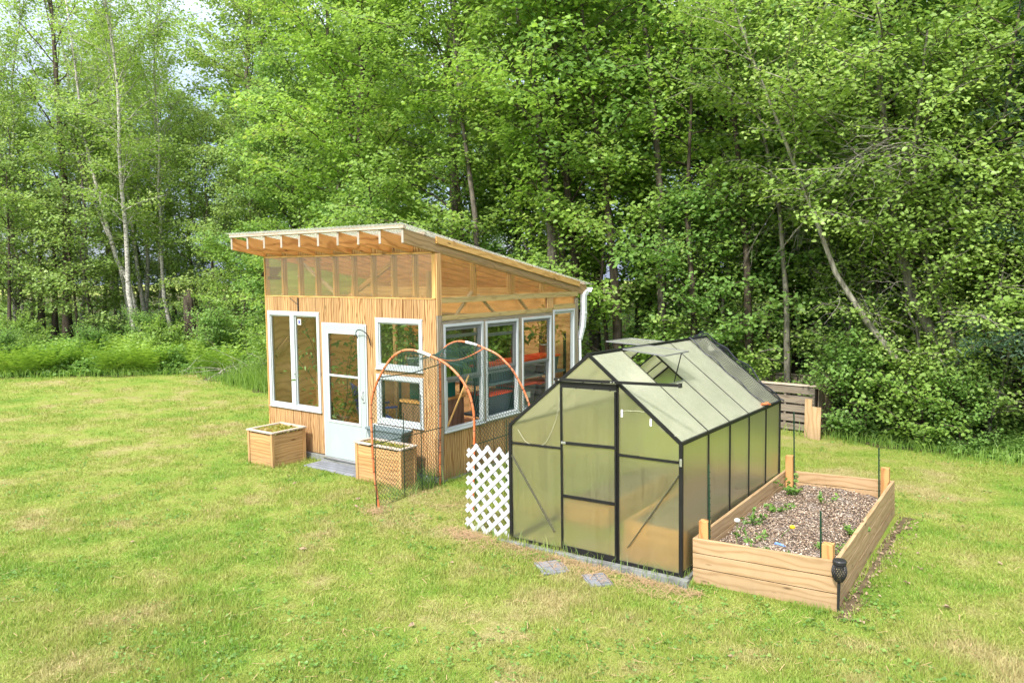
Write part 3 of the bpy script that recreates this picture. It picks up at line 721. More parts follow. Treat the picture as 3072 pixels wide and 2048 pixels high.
# gutter and downspout
mb = MB(); prof = [(.0, .0), (.01, -.075), (.07, -.085), (.115, -.03), (.125, 0), (.118, 0), (.108, -.026), (.066, -.078), (.016, -.069), (.006, 0)]
b0 = len(mb.v)
for x in (-SW-.03, .05):
    for (yy, zz) in prof: mb.v.append((x, 3.995+yy, 2.60+zz))
k = len(prof)
for i in range(k): mb.f.append((i, (i+1) % k, k+(i+1) % k, k+i)); mb.uv.append([(0, 0)]*4)
mb.f.append(tuple(range(k))); mb.uv.append([(0, 0)]*k); mb.f.append(tuple(reversed(range(k, 2*k)))); mb.uv.append([(0, 0)]*k)
gut = mb.build('gutter', M_GUTTER, shed)
mb = MB(); mb.box(-.04, .045, 3.84, 3.93, 2.17, 2.50); mb.beam((0, 3.885, 2.175), (0, 3.85, 1.90), .085, .09, (1, 0, 0)); mb.beam((0, 3.85, 1.92), (0, 3.75, 1.70), .075, .08, (1, 0, 0)); mb.box(-.045, .05, 3.835, 3.935, 2.14, 2.17)
mb.beam((0, 3.89, 2.48), (0, 3.99, 2.53), .08, .08, (1, 0, 0))
ds = mb.build('downspout', M_GUTTER, shed, bevel=.006)
mb = MB(); pts, rr = [], []
for i in range(90): pts.append((0, 3.745+.02*math.sin(i*.05), 1.70-i*.0185)); rr.append(.038 if i % 2 else .031)
mb.tube(pts, rr, 12); mb.build('corrugated_hose', M_GUTTER, ds, smooth=True)
# dark hood on the left wall near the roof
mb = MB(); mb.hexa([(-SW-.14, .02, 2.83), (-SW-.002, .02, 2.97), (-SW-.14, .34, 2.83), (-SW-.002, .34, 2.97), (-SW-.13, .02, 2.845), (-SW-.002, .02, 2.99), (-SW-.13, .34, 2.845), (-SW-.002, .34, 2.99)], 1)
mb.box(-SW-.10, -SW-.002, .05, .31, 2.78, 2.83); mb.build('vent_hood', M_BLACKD, shed)
MB().tube([(-3.05, -.006, 2.50), (-2.86, -.012, 2.40), (-2.83, -.010, 2.36)], .004, 6).build('wire', M_BLACKD, shed)
bx(-2.86, -2.84, -.014, -.001, 2.29, 2.50, 2).build('metal_strap', M_BLACKD, shed)
mb = MB()
for x in xs10:
    for z in (2.56, 2.84, 3.10): mb.lathe((x, -.004, z), [(.0, -.005), (.006, -.004), (.006, .004), (0, .005)], 6)
mb.build('screws', M_STEEL, shed); 

# ---- things around and inside the shed
hk = [(-1.50, -.03, 1.93)]
for i in range(15):
    t = math.pi*(1-i/14); hk.append((-1.375+.125*math.cos(t), -.05-.06*math.sin(t), 1.96+.105*math.sin(t)))
hk += [(-1.245, -.04, 1.90), (-1.25, -.018, 1.84)]
mb = MB(); mb.tube([(x, y, z) for x, y, z in hk], .0075, 8); o = mb.build('plant_hook', M_BLACKD, smooth=True)
tag(o, 'thin black arched hook over the top right corner of the white shed door', 'hook')

def litter(parent, x0, x1, y0, y1, z, n, size=.05, mat=None, name='plant_litter', jit=1.0):
    P = np.stack([RNG.uniform(x0, x1, n), RNG.uniform(y0, y1, n), z+RNG.uniform(0, .035, n)], 1)
    V, F = leaves(P, size, jit=jit); o_ = fast_mesh(name, V, F, mat or LM_MOSS, parent); return o_
def planter(name, label, x0, x1, y0, y1, H):
    w_, d_ = x1-x0, y1-y0; t = thing(name, label, 'planter', (x0, y0, 0), group='wooden planter boxes by the shed')
    bh = (H-.02)/4
    mb = MB()
    for k in range(4):
        z0_, z1_ = -.03+k*bh + (.0 if k == 0 else .003), -.03+(k+1)*bh
        ins = .012
        mb.box(ins, w_-ins, ins, ins+.02, z0_, z1_, 0); mb.box(ins, w_-ins, d_-ins-.02, d_-ins, z0_, z1_, 0)
        mb.box(ins, ins+.02, ins+.021, d_-ins-.021, z0_, z1_, 1); mb.box(w_-ins-.02, w_-ins, ins+.021, d_-ins-.021, z0_, z1_, 1)
    mb.build('side_boards', M_PINE, t)
    cw = .045
    for cx_, cy_, fx, fy in ((0, 0, 1, 1), (w_, 0, -1, 1), (0, d_, 1, -1), (w_, d_, -1, -1)):
        m2 = MB(); xa, xb = sorted((cx_, cx_+fx*cw)); ya, yb = sorted((cy_, cy_+fy*.011)); m2.box(xa, xb, ya, yb, -.03, H-.02, 2)
        xa, xb = sorted((cx_, cx_+fx*.011)); ya, yb = sorted((cy_+fy*.0115, cy_+fy*cw)); m2.box(xa, xb, ya, yb, -.03, H-.02, 2); m2.build('corner_post', M_PINE, t)
    m2 = MB(); r_ = .05; o_ = .012
    m2.box(-o_, w_+o_, -o_, r_-o_, H-.02, H, 0); m2.box(-o_, w_+o_, d_-r_+o_, d_+o_, H-.02, H, 0); m2.box(-o_, r_-o_, r_-o_+.0006, d_-r_+o_-.0006, H-.02, H, 1); m2.box(w_-r_+o_, w_+o_, r_-o_+.0006, d_-r_+o_-.0006, H-.02, H, 1)
    m2.build('rim', M_PALE, t)
    bx(.033, w_-.033, .033, d_-.033, H-.16, H-.06).build('soil', M_MULCH, t)
    lt = litter(t, .05, w_-.05, .05, d_-.05, H-.06, int(1400*w_*d_/.3), .05); lt['kind'] = 'stuff'
    return t
planter('planter_box', 'square wooden planter box left of the shed door with yellowing litter on top', -3.2, -2.6, -.76, -.14, .53)
planter('planter_box', 'narrow wooden planter box right of the shed door behind the orange arch', -1.1, -.22, -.5, -.2, .55)

mb = MB(); mb.hexa([(-1.16, -.165, .49), (-.56, -.165, .49), (-1.16, -.03, .49), (-.56, -.03, .49), (-1.2, -.19, .66), (-.5, -.19, .66), (-1.2, -.015, .66), (-.5, -.015, .66)])
tub = thing('window_box', 'grey plastic window box hanging under the lower right shed window', 'window box', (0, 0, 0))
mb.build('tub', M_GTUB, tub, bevel=.01)
bx(-1.22, -.48, -.205, -.004, .66, .685).build('rim', M_GTUB, tub, bevel=.006)
bx(-1.24, -.46, -.035, -.0005, .69, .705).build('bracket', M_WHITE, tub)

def paver(name, label, cx_, cy_, w_, d_, rz, z, nx_=None):
    t = bx(-w_/2, w_/2, -d_/2, d_/2, -.03, .012).build(name, M_PAVER, None, bevel=.004); t.location = (cx_, cy_, z); t.rotation_euler = (0, 0, rz)
    return tag(t, label, 'paver', group='grey brick pattern paver pads')
paver('paver_pad', 'long grey brick pattern paver on the grass before the shed door', -1.75, -.235, 1.15, .36, 0, .006)
paver('paver_pad', 'left grey square paver with grout lines before the greenhouse door', 2.86, -1.61, .30, .27, R(-38), float(gz(2.86, -1.6))+.006)
paver('paver_pad', 'right grey square paver close to the greenhouse threshold', 3.37, -1.62, .28, .22, R(-42), float(gz(3.37, -1.62))+.004)

# storage shelf, totes, chair, plants seen through the glass
sh = thing('storage_shelf', 'dark shelf rack inside the shed behind the right hand windows', 'shelf', (0, 0, .075))
mb = MB()
for x, y in ((-.62, 1.25), (-.12, 1.25), (-.62, 3.45), (-.12, 3.45)): mb.box(x-.02, x+.02, y-.02, y+.02, 0, 1.75, 2)
mb.build('uprights', M_BLACKD, sh)
for z in (.62, 1.10): bx(-.62, -.10, 1.25, 3.45, z, z+.03, 1).build('board', M_GTUB, sh)
def tote(label, x, y, z, w_=.40, d_=.58, h_=.30):
    t = thing('storage_tote', label, 'tote', (x, y, z), group='grey totes with red lids in the shed')
    mb = MB(); mb.hexa([(-w_/2+.03, -d_/2+.03, 0), (w_/2-.03, -d_/2+.03, 0), (-w_/2+.03, d_/2-.03, 0), (w_/2-.03, d_/2-.03, 0), (-w_/2, -d_/2, h_), (w_/2, -d_/2, h_), (-w_/2, d_/2, h_), (w_/2, d_/2, h_)]); mb.build('tub', M_TOTE, t, bevel=.01)
    mb = MB(); mb.box(-w_/2-.015, w_/2+.015, -d_/2-.015, d_/2+.015, h_+.001, h_+.035); mb.box(-w_/2+.05, w_/2-.05, -d_/2+.05, d_/2-.05, h_+.035, h_+.045); mb.build('lid', M_RED, t, bevel=.008)
    return t
zt_ = [.075+.65, .075+1.13]
tote('grey tote with red lid on the lower shelf behind the second side window', -.34, 1.62, zt_[0], h_=.28)
tt = tote('red lidded tote with paper label on the lower shelf behind the third side window', -.34, 2.30, zt_[0], h_=.33)
bx(.185, .190, -.02, .14, .12, .22).build('paper_label', M_LABEL, tt)
tote('grey tote with red lid on the lower shelf behind the narrow end window', -.34, 2.98, zt_[0], h_=.30)
tote('grey tote with red lid on the upper shelf behind the second side window', -.34, 1.66, zt_[1], h_=.22)
tote('grey tote with red lid on the upper shelf behind the third side window', -.34, 2.34, zt_[1], h_=.24)
tote('grey tote with red lid on the upper shelf behind the narrow end window', -.34, 3.02, zt_[1], h_=.24)

def potted(name, label, x, y, z, ph, pr, H, n, size, mat=LM_HOUSE, spread=.16, pot=M_TERRA, stems=5, group=None):
    t = thing(name, label, 'potted plant', (x, y, z), group=group)
    MB().lathe((0, 0, 0), [(pr*.75, 0), (pr, ph), (pr*1.08, ph), (pr*1.08, ph-.02), (pr*.9, ph-.02)], 16).build('pot', pot, t, smooth=True)
    mb = MB(); LPs = []
    for i in range(stems):
        a_ = random.uniform(0, 6.28); c_ = curve((0, 0, ph-.03), (math.cos(a_)*.35, math.sin(a_)*.35, 1), H*random.uniform(.7, 1.1), 5, .05, .12); mb.tube(c_, .004, 5); LPs.append(np.array([list(q) for q in c_[1:]]))
    mb.build('stems', M_GSTAKE, t)
    C = np.concatenate(LPs); P = C[RNG.integers(0, len(C), n)] + RNG.normal(0, 1, (n, 3))*np.array([spread, spread, spread*.8])
    V, F = leaves(P, size, jit=.9, aspect=.4); fast_mesh('foliage', V, F, mat, t); return t
potted('potted_plant', 'bushy green plant in a pale pot behind the upper right front window', -.72, .32, 1.50, .17, .11, .42, 260, .10)
pt = thing('plant_shelf', 'glass topped plant shelf inside the upper right front window', 'shelf'); bx(-1.2, -.25, .12, .50, 1.47, 1.495).build('shelf_board', M_GTUB, pt)
mb = MB()
for x in (-1.17, -.28):
    for y in (.14, .48): mb.box(x-.015, x+.015, y-.015, y+.015, .075, 1.469, 2)
mb.build('legs', M_BLACKD, pt)
potted('potted_plant', 'leafy plant in a grey pot on the red lidded tote in the third side window', -.30, 2.25, 1.50, .16, .09, .38, 90, .13, spread=.1)
potted('potted_plant', 'tall dry looking plant behind the narrow end window of the shed', -.32, 3.1, 1.52, .14, .09, .55, 200, .09, mat=LM_MOSS, spread=.12)
potted('potted_plant', 'tall climbing plant standing behind the right half of the double front window', -2.62, .55, .075, .28, .16, 1.7, 340, .10, spread=.14, stems=7)
potted('potted_plant', 'yellow green leafy plant low behind the double front window', -2.75, .75, .075, .26, .15, .75, 160, .09, mat=LM_MOSS, spread=.16)
potted('potted_plant', 'dark leafy plant high behind the first side window', -.35, .55, 1.62, .15, .10, .4, 160, .10, spread=.14)
ps = thing('wall_shelf', 'small shelf inside the shed behind the first side window', 'shelf'); bx(-.55, -.08, .2, .95, 1.59, 1.615, 1).build('shelf_board', M_GTUB, ps)
mb = MB(); 
for y in (.22, .93):
    for x in (-.53, -.10): mb.box(x-.012, x+.012, y-.012, y+.012, .075, 1.589, 2)
mb.build('legs', M_BLACKD, ps)

ch = thing('camp_chair', 'dark blue folding camp chair inside the shed behind the door glass', 'chair', (-2.25, 1.05, .075), R(150))
mb = MB(); mb.hexa([(-.25, -.22, .42), (.25, -.22, .42), (-.25, .22, .36), (.25, .22, .36), (-.25, -.22, .435), (.25, -.22, .435), (-.25, .22, .375), (.25, .22, .375)]); mb.build('seat', M_BLUE, ch)
mb = MB(); mb.hexa([(-.26, .22, .40), (.26, .22, .40), (-.26, .235, .40), (.26, .235, .40), (-.26, .36, 1.0), (.26, .36, 1.0), (-.26, .375, 1.0), (.26, .375, 1.0)]); mb.build('backrest', M_BLUE, ch)
for s_ in (-1, 1):
    MB().tube([(.28*s_, -.25, 0), (.28*s_, .25, .42), (.28*s_, .38, 1.02)], .011, 8).build('leg', M_STEEL, ch)
    MB().tube([(.28*s_, .25, 0), (.28*s_, -.25, .42), (.28*s_, -.25, .62)], .011, 8).build('leg', M_STEEL, ch)
    bx(.25*s_-.03, .25*s_+.03, -.27, .25, .62, .645).build('armrest', M_BLUE, ch)
bn = thing('work_bench', 'rough wooden bench inside the shed seen through the door glass', 'bench', (-1.75, 2.6, .075))
bx(-.7, .7, -.25, .25, .72, .76).build('bench_top', M_PINE, bn)
for x in (-.65, .65):
    for y in (-.2, .2): bx(x-.03, x+.03, y-.03, y+.03, 0, .719, 2).build('leg', M_PINE, bn)
cb_ = thing('wooden_cabinet', 'brown wooden cabinet behind the propped open side window', 'cabinet', (-.62, .62, .075))
bx(-.25, .22, -.42, .42, 0, .95, 2).build('body', M_FLOOR, cb_); bx(-.27, .24, -.44, .44, .951, .985, 1).build('top', M_PINE_OR, cb_)
bx(-.2, .2, -.3, .25, .9855, 1.25).build('green_crate', M_GTARP, cb_)

# ------------------------------------------------------------------ orange arch tunnel with netting
arch = thing('garden_arch', 'orange pipe arch tunnel covered with green netting between shed and greenhouse', 'garden arch', (0, 0, 0))
HD = Vector((.968, .252, 0)); FA = Vector((.11, -1.24, 0)); RA = Vector((.05, -.04, 0))
hp = [(0, -.2), (0, 0), (-.06, .5), (-.075, .95), (-.08, 1.24), (-.04, 1.43), (.07, 1.66), (.21, 1.85), (.33, 1.935), (.44, 1.965), (.60, 1.95), (.86, 1.86), (1.01, 1.77), (1.14, 1.64), (1.23, 1.49), (1.27, 1.35), (1.29, 1.18), (1.285, .80), (1.27, .4), (1.26, -.1)]
hp2 = [(0, -.2), (0, 0), (.02, .86), (.03, 1.38), (.03, 1.69), (.08, 1.84), (.16, 1.92), (.33, 1.97), (.55, 1.93), (.70, 1.88), (.86, 1.81), (1.0, 1.69), (1.10, 1.57), (1.24, 1.32), (1.31, 1.09), (1.33, .8), (1.33, .4), (1.32, -.1)]
def resample(pts, n):
    P = [Vector((a, b, 0)) for a, b in pts]
    # catmull-rom then uniform arc length
    Q = []
    for i in range(len(P)-1):
        p0, p1, p2, p3 = P[max(i-1, 0)], P[i], P[i+1], P[min(i+2, len(P)-1)]
        for k in range(8):
            t = k/8; Q.append(.5*((2*p1)+(p2-p0)*t+(2*p0-5*p1+4*p2-p3)*t*t+(3*p1-p0-3*p2+p3)*t**3))
    Q.append(P[-1]); d = [0]
    for a, b in zip(Q[:-1], Q[1:]): d.append(d[-1]+(b-a).length)
    out_ = []
    for i in range(n+1):
        s_ = d[-1]*i/n; j = max(k for k in range(len(d)) if d[k] <= s_+1e-9); j = min(j, len(Q)-2)
        out_.append(Q[j].lerp(Q[j+1], (s_-d[j])/max(1e-9, d[j+1]-d[j])))
    return out_
h1 = [FA+HD*q.x+Vector((0, 0, q.y)) for q in resample(hp, 90)]; h2 = [RA+HD*q.x+Vector((0, 0, q.y)) for q in resample(hp2, 90)]
for H_ in (h1, h2):
    hoop = MB().tube(H_, .0145, 10).build('hoop', M_ORANGE, arch, smooth=True)
    mb = MB(); 
    for i in range(6, 86, 3):
        p = H_[i]; d = (H_[i+1]-H_[i]).normalized(); MB().tube([p-d*.004, p+d*.004], .0168, 8).build('wire_tie', M_BLACKD, hoop)
    j = 46 if H_ is h1 else 44
    MB().tube(H_[j:j+4], .0170, 10).build('tape_wrap', M_TAPE, hoop)
ridge = [h1[50].lerp(h2[49], t)+Vector((0, 0, -.10*math.sin(math.pi*t)))+Vector((-.05*math.sin(math.pi*t), 0, 0)) for t in [i/12 for i in range(13)]]
MB().tube(ridge, .010, 8).build('ridge_pole', M_ORANGE, arch, smooth=True)
MB().tube([h1[34]+Vector((0, 0, -.02)), h1[34].lerp(h2[34], .5)+Vector((.02, 0, -.05)), h2[34]+Vector((0, 0, -.02))], .007, 6).build('ridge_stake', M_GSTAKE, arch)
for i in (18, 72): MB().tube([h1[i]+Vector((0, -.06, 0)), h2[i]+Vector((0, .05, 0))], .006, 6).build('cross_stake', M_GSTAKE, arch)
for (bxx, byy, hh) in ((.03, -.70, 1.10), (.02, -.36, 1.28), (.10, -1.27, 1.05), (1.36, -.90, 1.15), (1.40, -.35, 1.1)):
    MB().tube([(bxx, byy, -.1), (bxx, byy, hh)], .006, 6).build('stake', M_GSTAKE, arch)
# net: two families of strings over the surface swept from front hoop to rear hoop
def net_point(a, b):
    a = clamp(a, 4, 86); i = int(a); fr = a-i; p = h1[i].lerp(h1[i+1], fr).lerp(h2[i].lerp(h2[i+1], fr), b)
    top = clamp((p.z-1.2)/.7, 0, 1); p = p + Vector((0, 0, -.11*math.sin(math.pi*b)*top)) + Vector((.015*math.sin(a*.6+b*5), .0, .012*math.sin(a*1.1)*math.sin(b*9)))
    return p
def net(mesh_pt, amax, amin, length_a, length_b, pitch, rad, name, mat, parent, slope=1.0, segs=16):
    Vv, Ff = [], []
    k = (amax-amin)/length_a   # param units per metre
    for fam in (1, -1):
        ext = length_b*slope; s_ = -ext if fam == 1 else 0; e = length_a + (0 if fam == 1 else ext)
        c = s_
        while c < e:
            pts = []
            for i in range(segs+1):
                b = i/segs; am = c + fam*b*ext
                if 0 <= am <= length_a: pts.append(mesh_pt(amin+am*k, b))
            if len(pts) > 1:
                for p_, q_ in zip(pts[:-1], pts[1:]):
                    d = (q_-p_)
                    if d.length < 1e-5: continue
                    d.normalize(); s1 = d.cross(Vector((0.3, .2, .93))).normalized()*rad; s2 = d.cross(s1).normalized()*rad
                    o3 = [s1, -s1*.5+s2*.87, -s1*.5-s2*.87]; bb = len(Vv)
                    for pp in (p_, q_):
                        for o_ in o3: Vv.append(tuple(pp+o_))
                    Ff += [(bb, bb+1, bb+4, bb+3), (bb+1, bb+2, bb+5, bb+4), (bb+2, bb, bb+3, bb+5)]
            c += pitch
    return fast_mesh(name, np.array(Vv), np.array(Ff), mat, parent)
net(net_point, 86, 4, 4.55, 1.22, .056, .0026, 'netting', M_NET, arch, slope=1.0, segs=18)

# white lattice panel
lat = MB(); lw, lh = .60, .98; sw_ = .044
def clip_seg(p, q, w_, h_):
    t0, t1 = 0, 1; dx, dy = q[0]-p[0], q[1]-p[1]
    for pp, qq in ((-dx, p[0]), (dx, w_-p[0]), (-dy, p[1]), (dy, h_-p[1])):
        if pp == 0:
            if qq < 0: return None
        else:
            r_ = qq/pp
            if pp < 0: t0 = max(t0, r_)
            else: t1 = min(t1, r_)
    if t0 >= t1: return None
    return (p[0]+dx*t0, p[1]+dy*t0), (p[0]+dx*t1, p[1]+dy*t1)
pit = .155
for fam, y_ in ((1, 0), (-1, .008)):
    c = -1.2
    while c < 2.2:
        s_ = clip_seg((c, -.05) if fam == 1 else (c, -.05), (c+fam*1.25, 1.2), lw, lh)
        if s_ and math.dist(*s_) > .04: lat.beam((s_[0][0], y_, s_[0][1]), (s_[1][0], y_, s_[1][1]), .007, sw_, (0, 0, 1))
        c += pit
o = lat.build('lattice_panel', M_LATT); o.location = (1.47, -1.225, float(gz(1.7, -1.2))-.01); o.rotation_euler = (R(-3), 0, R(2))
tag(o, 'white plastic diamond lattice panel standing left of the greenhouse', 'lattice')

# ------------------------------------------------------------------ polycarbonate greenhouse
GW, GL, GH, GR = 1.92, 3.03, 1.243, 2.018
gh = thing('greenhouse', 'small gabled polycarbonate greenhouse with black metal frame and open roof vents', 'greenhouse', (2.1124, -1.2336, .02), rot=(-.0131, -.0177, -.0001))
YB = [.0, .665, 1.27, 1.876, 2.481, GL]
fr_ = .016
def post(name, p0, p1, w_=.028, h_=.03, up=(0, 1, 0), mat=M_BLACK): return MB().beam(p0, p1, w_*.72, h_*.8, up).build(name, mat, gh)
for x in (0, GW):
    for y in (0, GL): post('corner_post', (x, y, -.02), (x, y, GH), .045 if y == 0 else .03, .04)
    for y in YB[1:-1]: post('side_post', (x, y, 0), (x, y, GH-.02), .022, .03)
    post('eave_beam', (x, -.015, GH), (x, GL+.015, GH), .035, .04, (0, 0, 1)); post('base_rail', (x, 0, .02), (x, GL, .02), .03, .04, (0, 0, 1), M_BLACK)
post('ridge_beam', (GW/2, -.02, GR), (GW/2, GL+.02, GR), .05, .05, (0, 0, 1))
for y in (0, GL):
    post('gable_rafter', (0, y, GH), (GW/2, y, GR), .04, .035); post('gable_rafter', (GW, y, GH), (GW/2, y, GR), .04, .035); post('base_rail', (0, y, .02), (GW, y, .02), .03, .04, (0, 0, 1))
for y in YB[1:-1]:
    post('roof_bar', (0, y, GH+.005), (GW/2, y, GR+.003), .02, .026); post('roof_bar', (GW, y, GH+.005), (GW/2, y, GR+.003), .02, .026)
def gab(x): return GH+(GR-GH)*(1-abs(x-GW/2)/(GW/2))
DX0, DX1 = .64, 1.275
post('door_post', (DX0, 0, 0), (DX0, 0, gab(DX0)-.02), .026, .03); post('door_post', (DX1, 0, 0), (DX1, 0, gab(DX1)-.02), .026, .03)
post('crossbar', (0, -.004, 1.05), (DX0, -.004, 1.06), .022, .028, (0, 0, 1)); post('crossbar', (DX1, -.004, 1.07), (GW, -.004, 1.07), .022, .028, (0, 0, 1))
post('header', (DX0, -.02, 1.715), (DX1, -.02, 1.72), .02, .075, (0, 0, 1))
post('door_rail', (DX0-.05, -.05, 1.765), (GW+.02, -.05, 1.785), .035, .032, (0, 0, 1))
bx(GW+.0, GW+.022, -.07, -.03, 1.765, 1.805).build('rail_cap', M_BLACKD, gh)
post('brace', (.02, -.006, .92), (.55, -.006, .18), .012, .034, (0, 1, 0), M_BRACE); post('brace', (GW-.02, -.006, .95), (1.38, -.006, .18), .012, .034, (0, 1, 0), M_BRACE)
post('brace', (.33, .03, .08), (.62, .03, .36), .008, .014, (0, 1, 0), M_GRAYSASH)
for x in (.02, GW-.02):
    post('brace', (x, .7, 1.0), (x, 1.2, .1), .010, .014, (1, 0, 0), M_GRAYSASH); post('brace', (x, 1.3, 1.1), (x, 1.8, .1), .010, .014, (1, 0, 0), M_GRAYSASH)
def poly_face(name, pts, mat, th=(0, 1, 0), t=.004):
    n = len(pts); th = Vector(th)*t; v = [Vector(p) for p in pts]+[Vector(p)+th for p in pts]
    m = MB(); m.add(v, [tuple(range(n)), tuple(reversed(range(n, 2*n)))]+[(i, i+n, (i+1) % n+n, (i+1) % n) for i in range(n)]); return m.build(name, mat, gh)
# front gable
poly_face('wall_panel', [(.01, .002, .03), (DX0-.01, .002, .03), (DX0-.01, .002, 1.04), (.01, .002, 1.04)], M_POLY)
poly_face('wall_panel', [(.01, .002, 1.07), (DX0-.01, .002, 1.07), (DX0-.01, .002, gab(DX0)-.02), (.01, .002, gab(.0)-.0)], M_POLY)
poly_face('wall_panel', [(DX1+.01, .002, .03), (GW-.01, .002, .03), (GW-.01, .002, 1.055), (DX1+.01, .002, 1.055)], M_POLY)
poly_face('wall_panel', [(DX1+.01, .002, 1.085), (GW-.01, .002, 1.085), (GW-.01, .002, GH), (DX1+.01, .002, gab(DX1)-.02)], M_POLY)
poly_face('gable_panel', [(DX0+.01, .002, 1.75), (DX1-.01, .002, 1.75), (DX1-.01, .002, gab(DX1)-.01), (GW/2, .002, GR-.02), (DX0+.01, .002, gab(DX0)-.01)], M_POLY)
# back gable
poly_face('wall_panel', [(.01, GL, .03), (GW-.01, GL, .03), (GW-.01, GL, GH), (GW/2, GL, GR-.02), (.01, GL, GH)], M_POLY)
for i in range(5):
    a, b = YB[i]+.012, YB[i+1]-.012
    for x in (0, GW): poly_face('wall_panel', [(x, a, .04), (x, b, .04), (x, b, GH-.02), (x, a, GH-.02)], M_POLY, (-1 if x else 1, 0, 0))
    for s_ in (0, 1):
        def rp(t, y, o_=0): # t: 0 eave .. 1 ridge
            x = (GW/2)*t; z = GH+(GR-GH)*t; return (x if s_ == 0 else GW-x, y, z+.008+o_)
        if (s_ == 1 and i == 1) or (s_ == 0 and i == 2):
            t_low = .53; poly_face('roof_panel', [rp(.01, a), rp(.01, b), rp(t_low, b), rp(t_low, a)], M_POLY_ROOF, (0, 0, 1))
            post('vent_sill', rp(t_low, a-.01, .004), rp(t_low, b+.01, .004), .02, .015, (0, 0, 1), M_STEEL)
            # lid, hinged at the ridge
            hx, _, hz = rp(.97, a, .02); dirx = (1 if s_ == 1 else -1)
            e = Vector((dirx*.47, 0, -.05 if s_ == 1 else .03))
            vt = MB(); Lp_ = [(hx, a-.01, hz), (hx, b+.01, hz), (hx+e.x, b+.01, hz+e.z), (hx+e.x, a-.01, hz+e.z)]
            vt = poly_face('roof_vent', Lp_, M_POLY_ROOF, (0, 0, 1), .005)
            m = MB()
            for p_, q_ in zip(Lp_, Lp_[1:]+Lp_[:1]): m.beam(Vector(p_)+Vector((0, 0, .004)), Vector(q_)+Vector((0, 0, .004)), .014, .012)
            m.build('vent_frame', M_PALE if False else M_GRAYSASH, vt)
            if s_ == 1: MB().beam((hx+e.x*.93, b-.09, hz+e.z), Vector(rp(t_low, b-.25, .01)), .008, .012, (0, 1, 0)).build('vent_stay', M_BLACK, vt)
            else: MB().beam((hx+e.x*.93, a+.06, hz+e.z), Vector(rp(t_low, a+.2, .01)), .008, .012, (0, 1, 0)).build('vent_stay', M_BLACK, vt)
        else: poly_face('roof_panel', [rp(.01, a), rp(.01, b), rp(.975, b), rp(.975, a)], M_POLY_ROOF, (0, 0, 1))
# sliding door
dr_ = poly_face('door', [(DX0+.02, -.022, .05), (DX1-.02, -.022, .05), (DX1-.02, -.022, 1.68), (DX0+.02, -.022, 1.68)], M_POLY)
m = MB(); m.beam((DX0+.012, -.026, .04), (DX0+.012, -.026, 1.68), .018, .02, (0, 1, 0)); m.beam((DX1-.012, -.026, .04), (DX1-.012, -.026, 1.68), .018, .02, (0, 1, 0)); m.beam((DX0+.02, -.027, .05), (DX1-.02, -.027, .05), .018, .05)
m.build('door_frame', M_BLACK, dr_)
MB().beam((DX0+.02, -.028, 1.125), (DX1-.02, -.028, 1.14), .016, .03).build('door_crossbar', M_BLACK, dr_); MB().beam((DX0+.02, -.028, .585), (DX1-.02, -.028, .59), .016, .03).build('door_crossbar', M_BLACK, dr_)
bx(DX0+.015, DX0+.07, -.045, -.037, 1.115, 1.14).build('handle', M_STEEL, dr_, bevel=.003)
bx(GW-.005, GW+.018, -.030, -.022, 1.04, 1.11).build('latch', M_STEEL, gh, bevel=.002)
mb = MB(); 
for x, z in ((.655, 1.765), (1.24, 1.775), (1.27, 1.775)): mb.lathe((x, -.072, z), [(0, -.008), (.009, -.006), (.009, .006), (0, .008)], 8)
mb.build('bolts', M_STEEL, gh)
# base boards
mb = MB(); mb.box(-.12, GW+.10, -.10, -.035, -.06, .015); mb.box(-.05, -.02, -.034, GL+.03, -.06, .01); mb.box(GW+.02, GW+.06, -.034, GL+.03, -.06, .0); mb.build('base_board', M_GWOOD, gh, bevel=.004)
# cords hanging inside the gable
def cord(pts, name='cord'):
    o_ = MB().tube([Vector((q.x, -.003, q.y)) for q in resample(pts, 24)], .0026, 6).build(name, M_CORD, gh, smooth=True)
cord([(.62, 1.56), (.58, 1.36), (.45, 1.10), (.33, 1.06), (.2, 1.08), (.1, 1.2)]); cord([(1.33, 1.50), (1.5, 1.51), (1.6, 1.49), (1.68, 1.41), (1.78, 1.33), (1.9, 1.31)])
bx(1.31, 1.33, -.006, -.001, 1.44, 1.51).build('clip', M_TAPE, gh); bx(1.61, 1.63, -.006, -.001, 1.38, 1.45).build('clip', M_TAPE, gh)

# timber beds inside, seen blurred through the panels
gb_ = thing('inner_bed', 'timber sided growing bed inside the greenhouse along its right wall', 'raised bed', (3.30, -.95, .0), group='growing beds inside the greenhouse')
mb = MB()
for k in range(2): mb.box(0, .03, 0, 2.6, k*.19, k*.19+.185, 1); mb.box(.03, .66, 0, .03, k*.19, k*.19+.185, 0)
mb.build('boards', M_BED_OR, gb_); bx(.03, .66, .03, 2.6, 0, .33).build('soil', M_MULCH, gb_)
gb2 = thing('inner_bed', 'low timber growing bed inside the greenhouse along its left wall', 'raised bed', (2.18, -.3, .0), group='growing beds inside the greenhouse')
mb = MB(); mb.box(.55, .58, 0, 2.0, 0, .25, 1); mb.box(0, .55, 0, .03, 0, .25, 0); mb.build('boards', M_BED_OR, gb2); bx(0, .55, .03, 2.0, 0, .2).build('soil', M_MULCH, gb2)

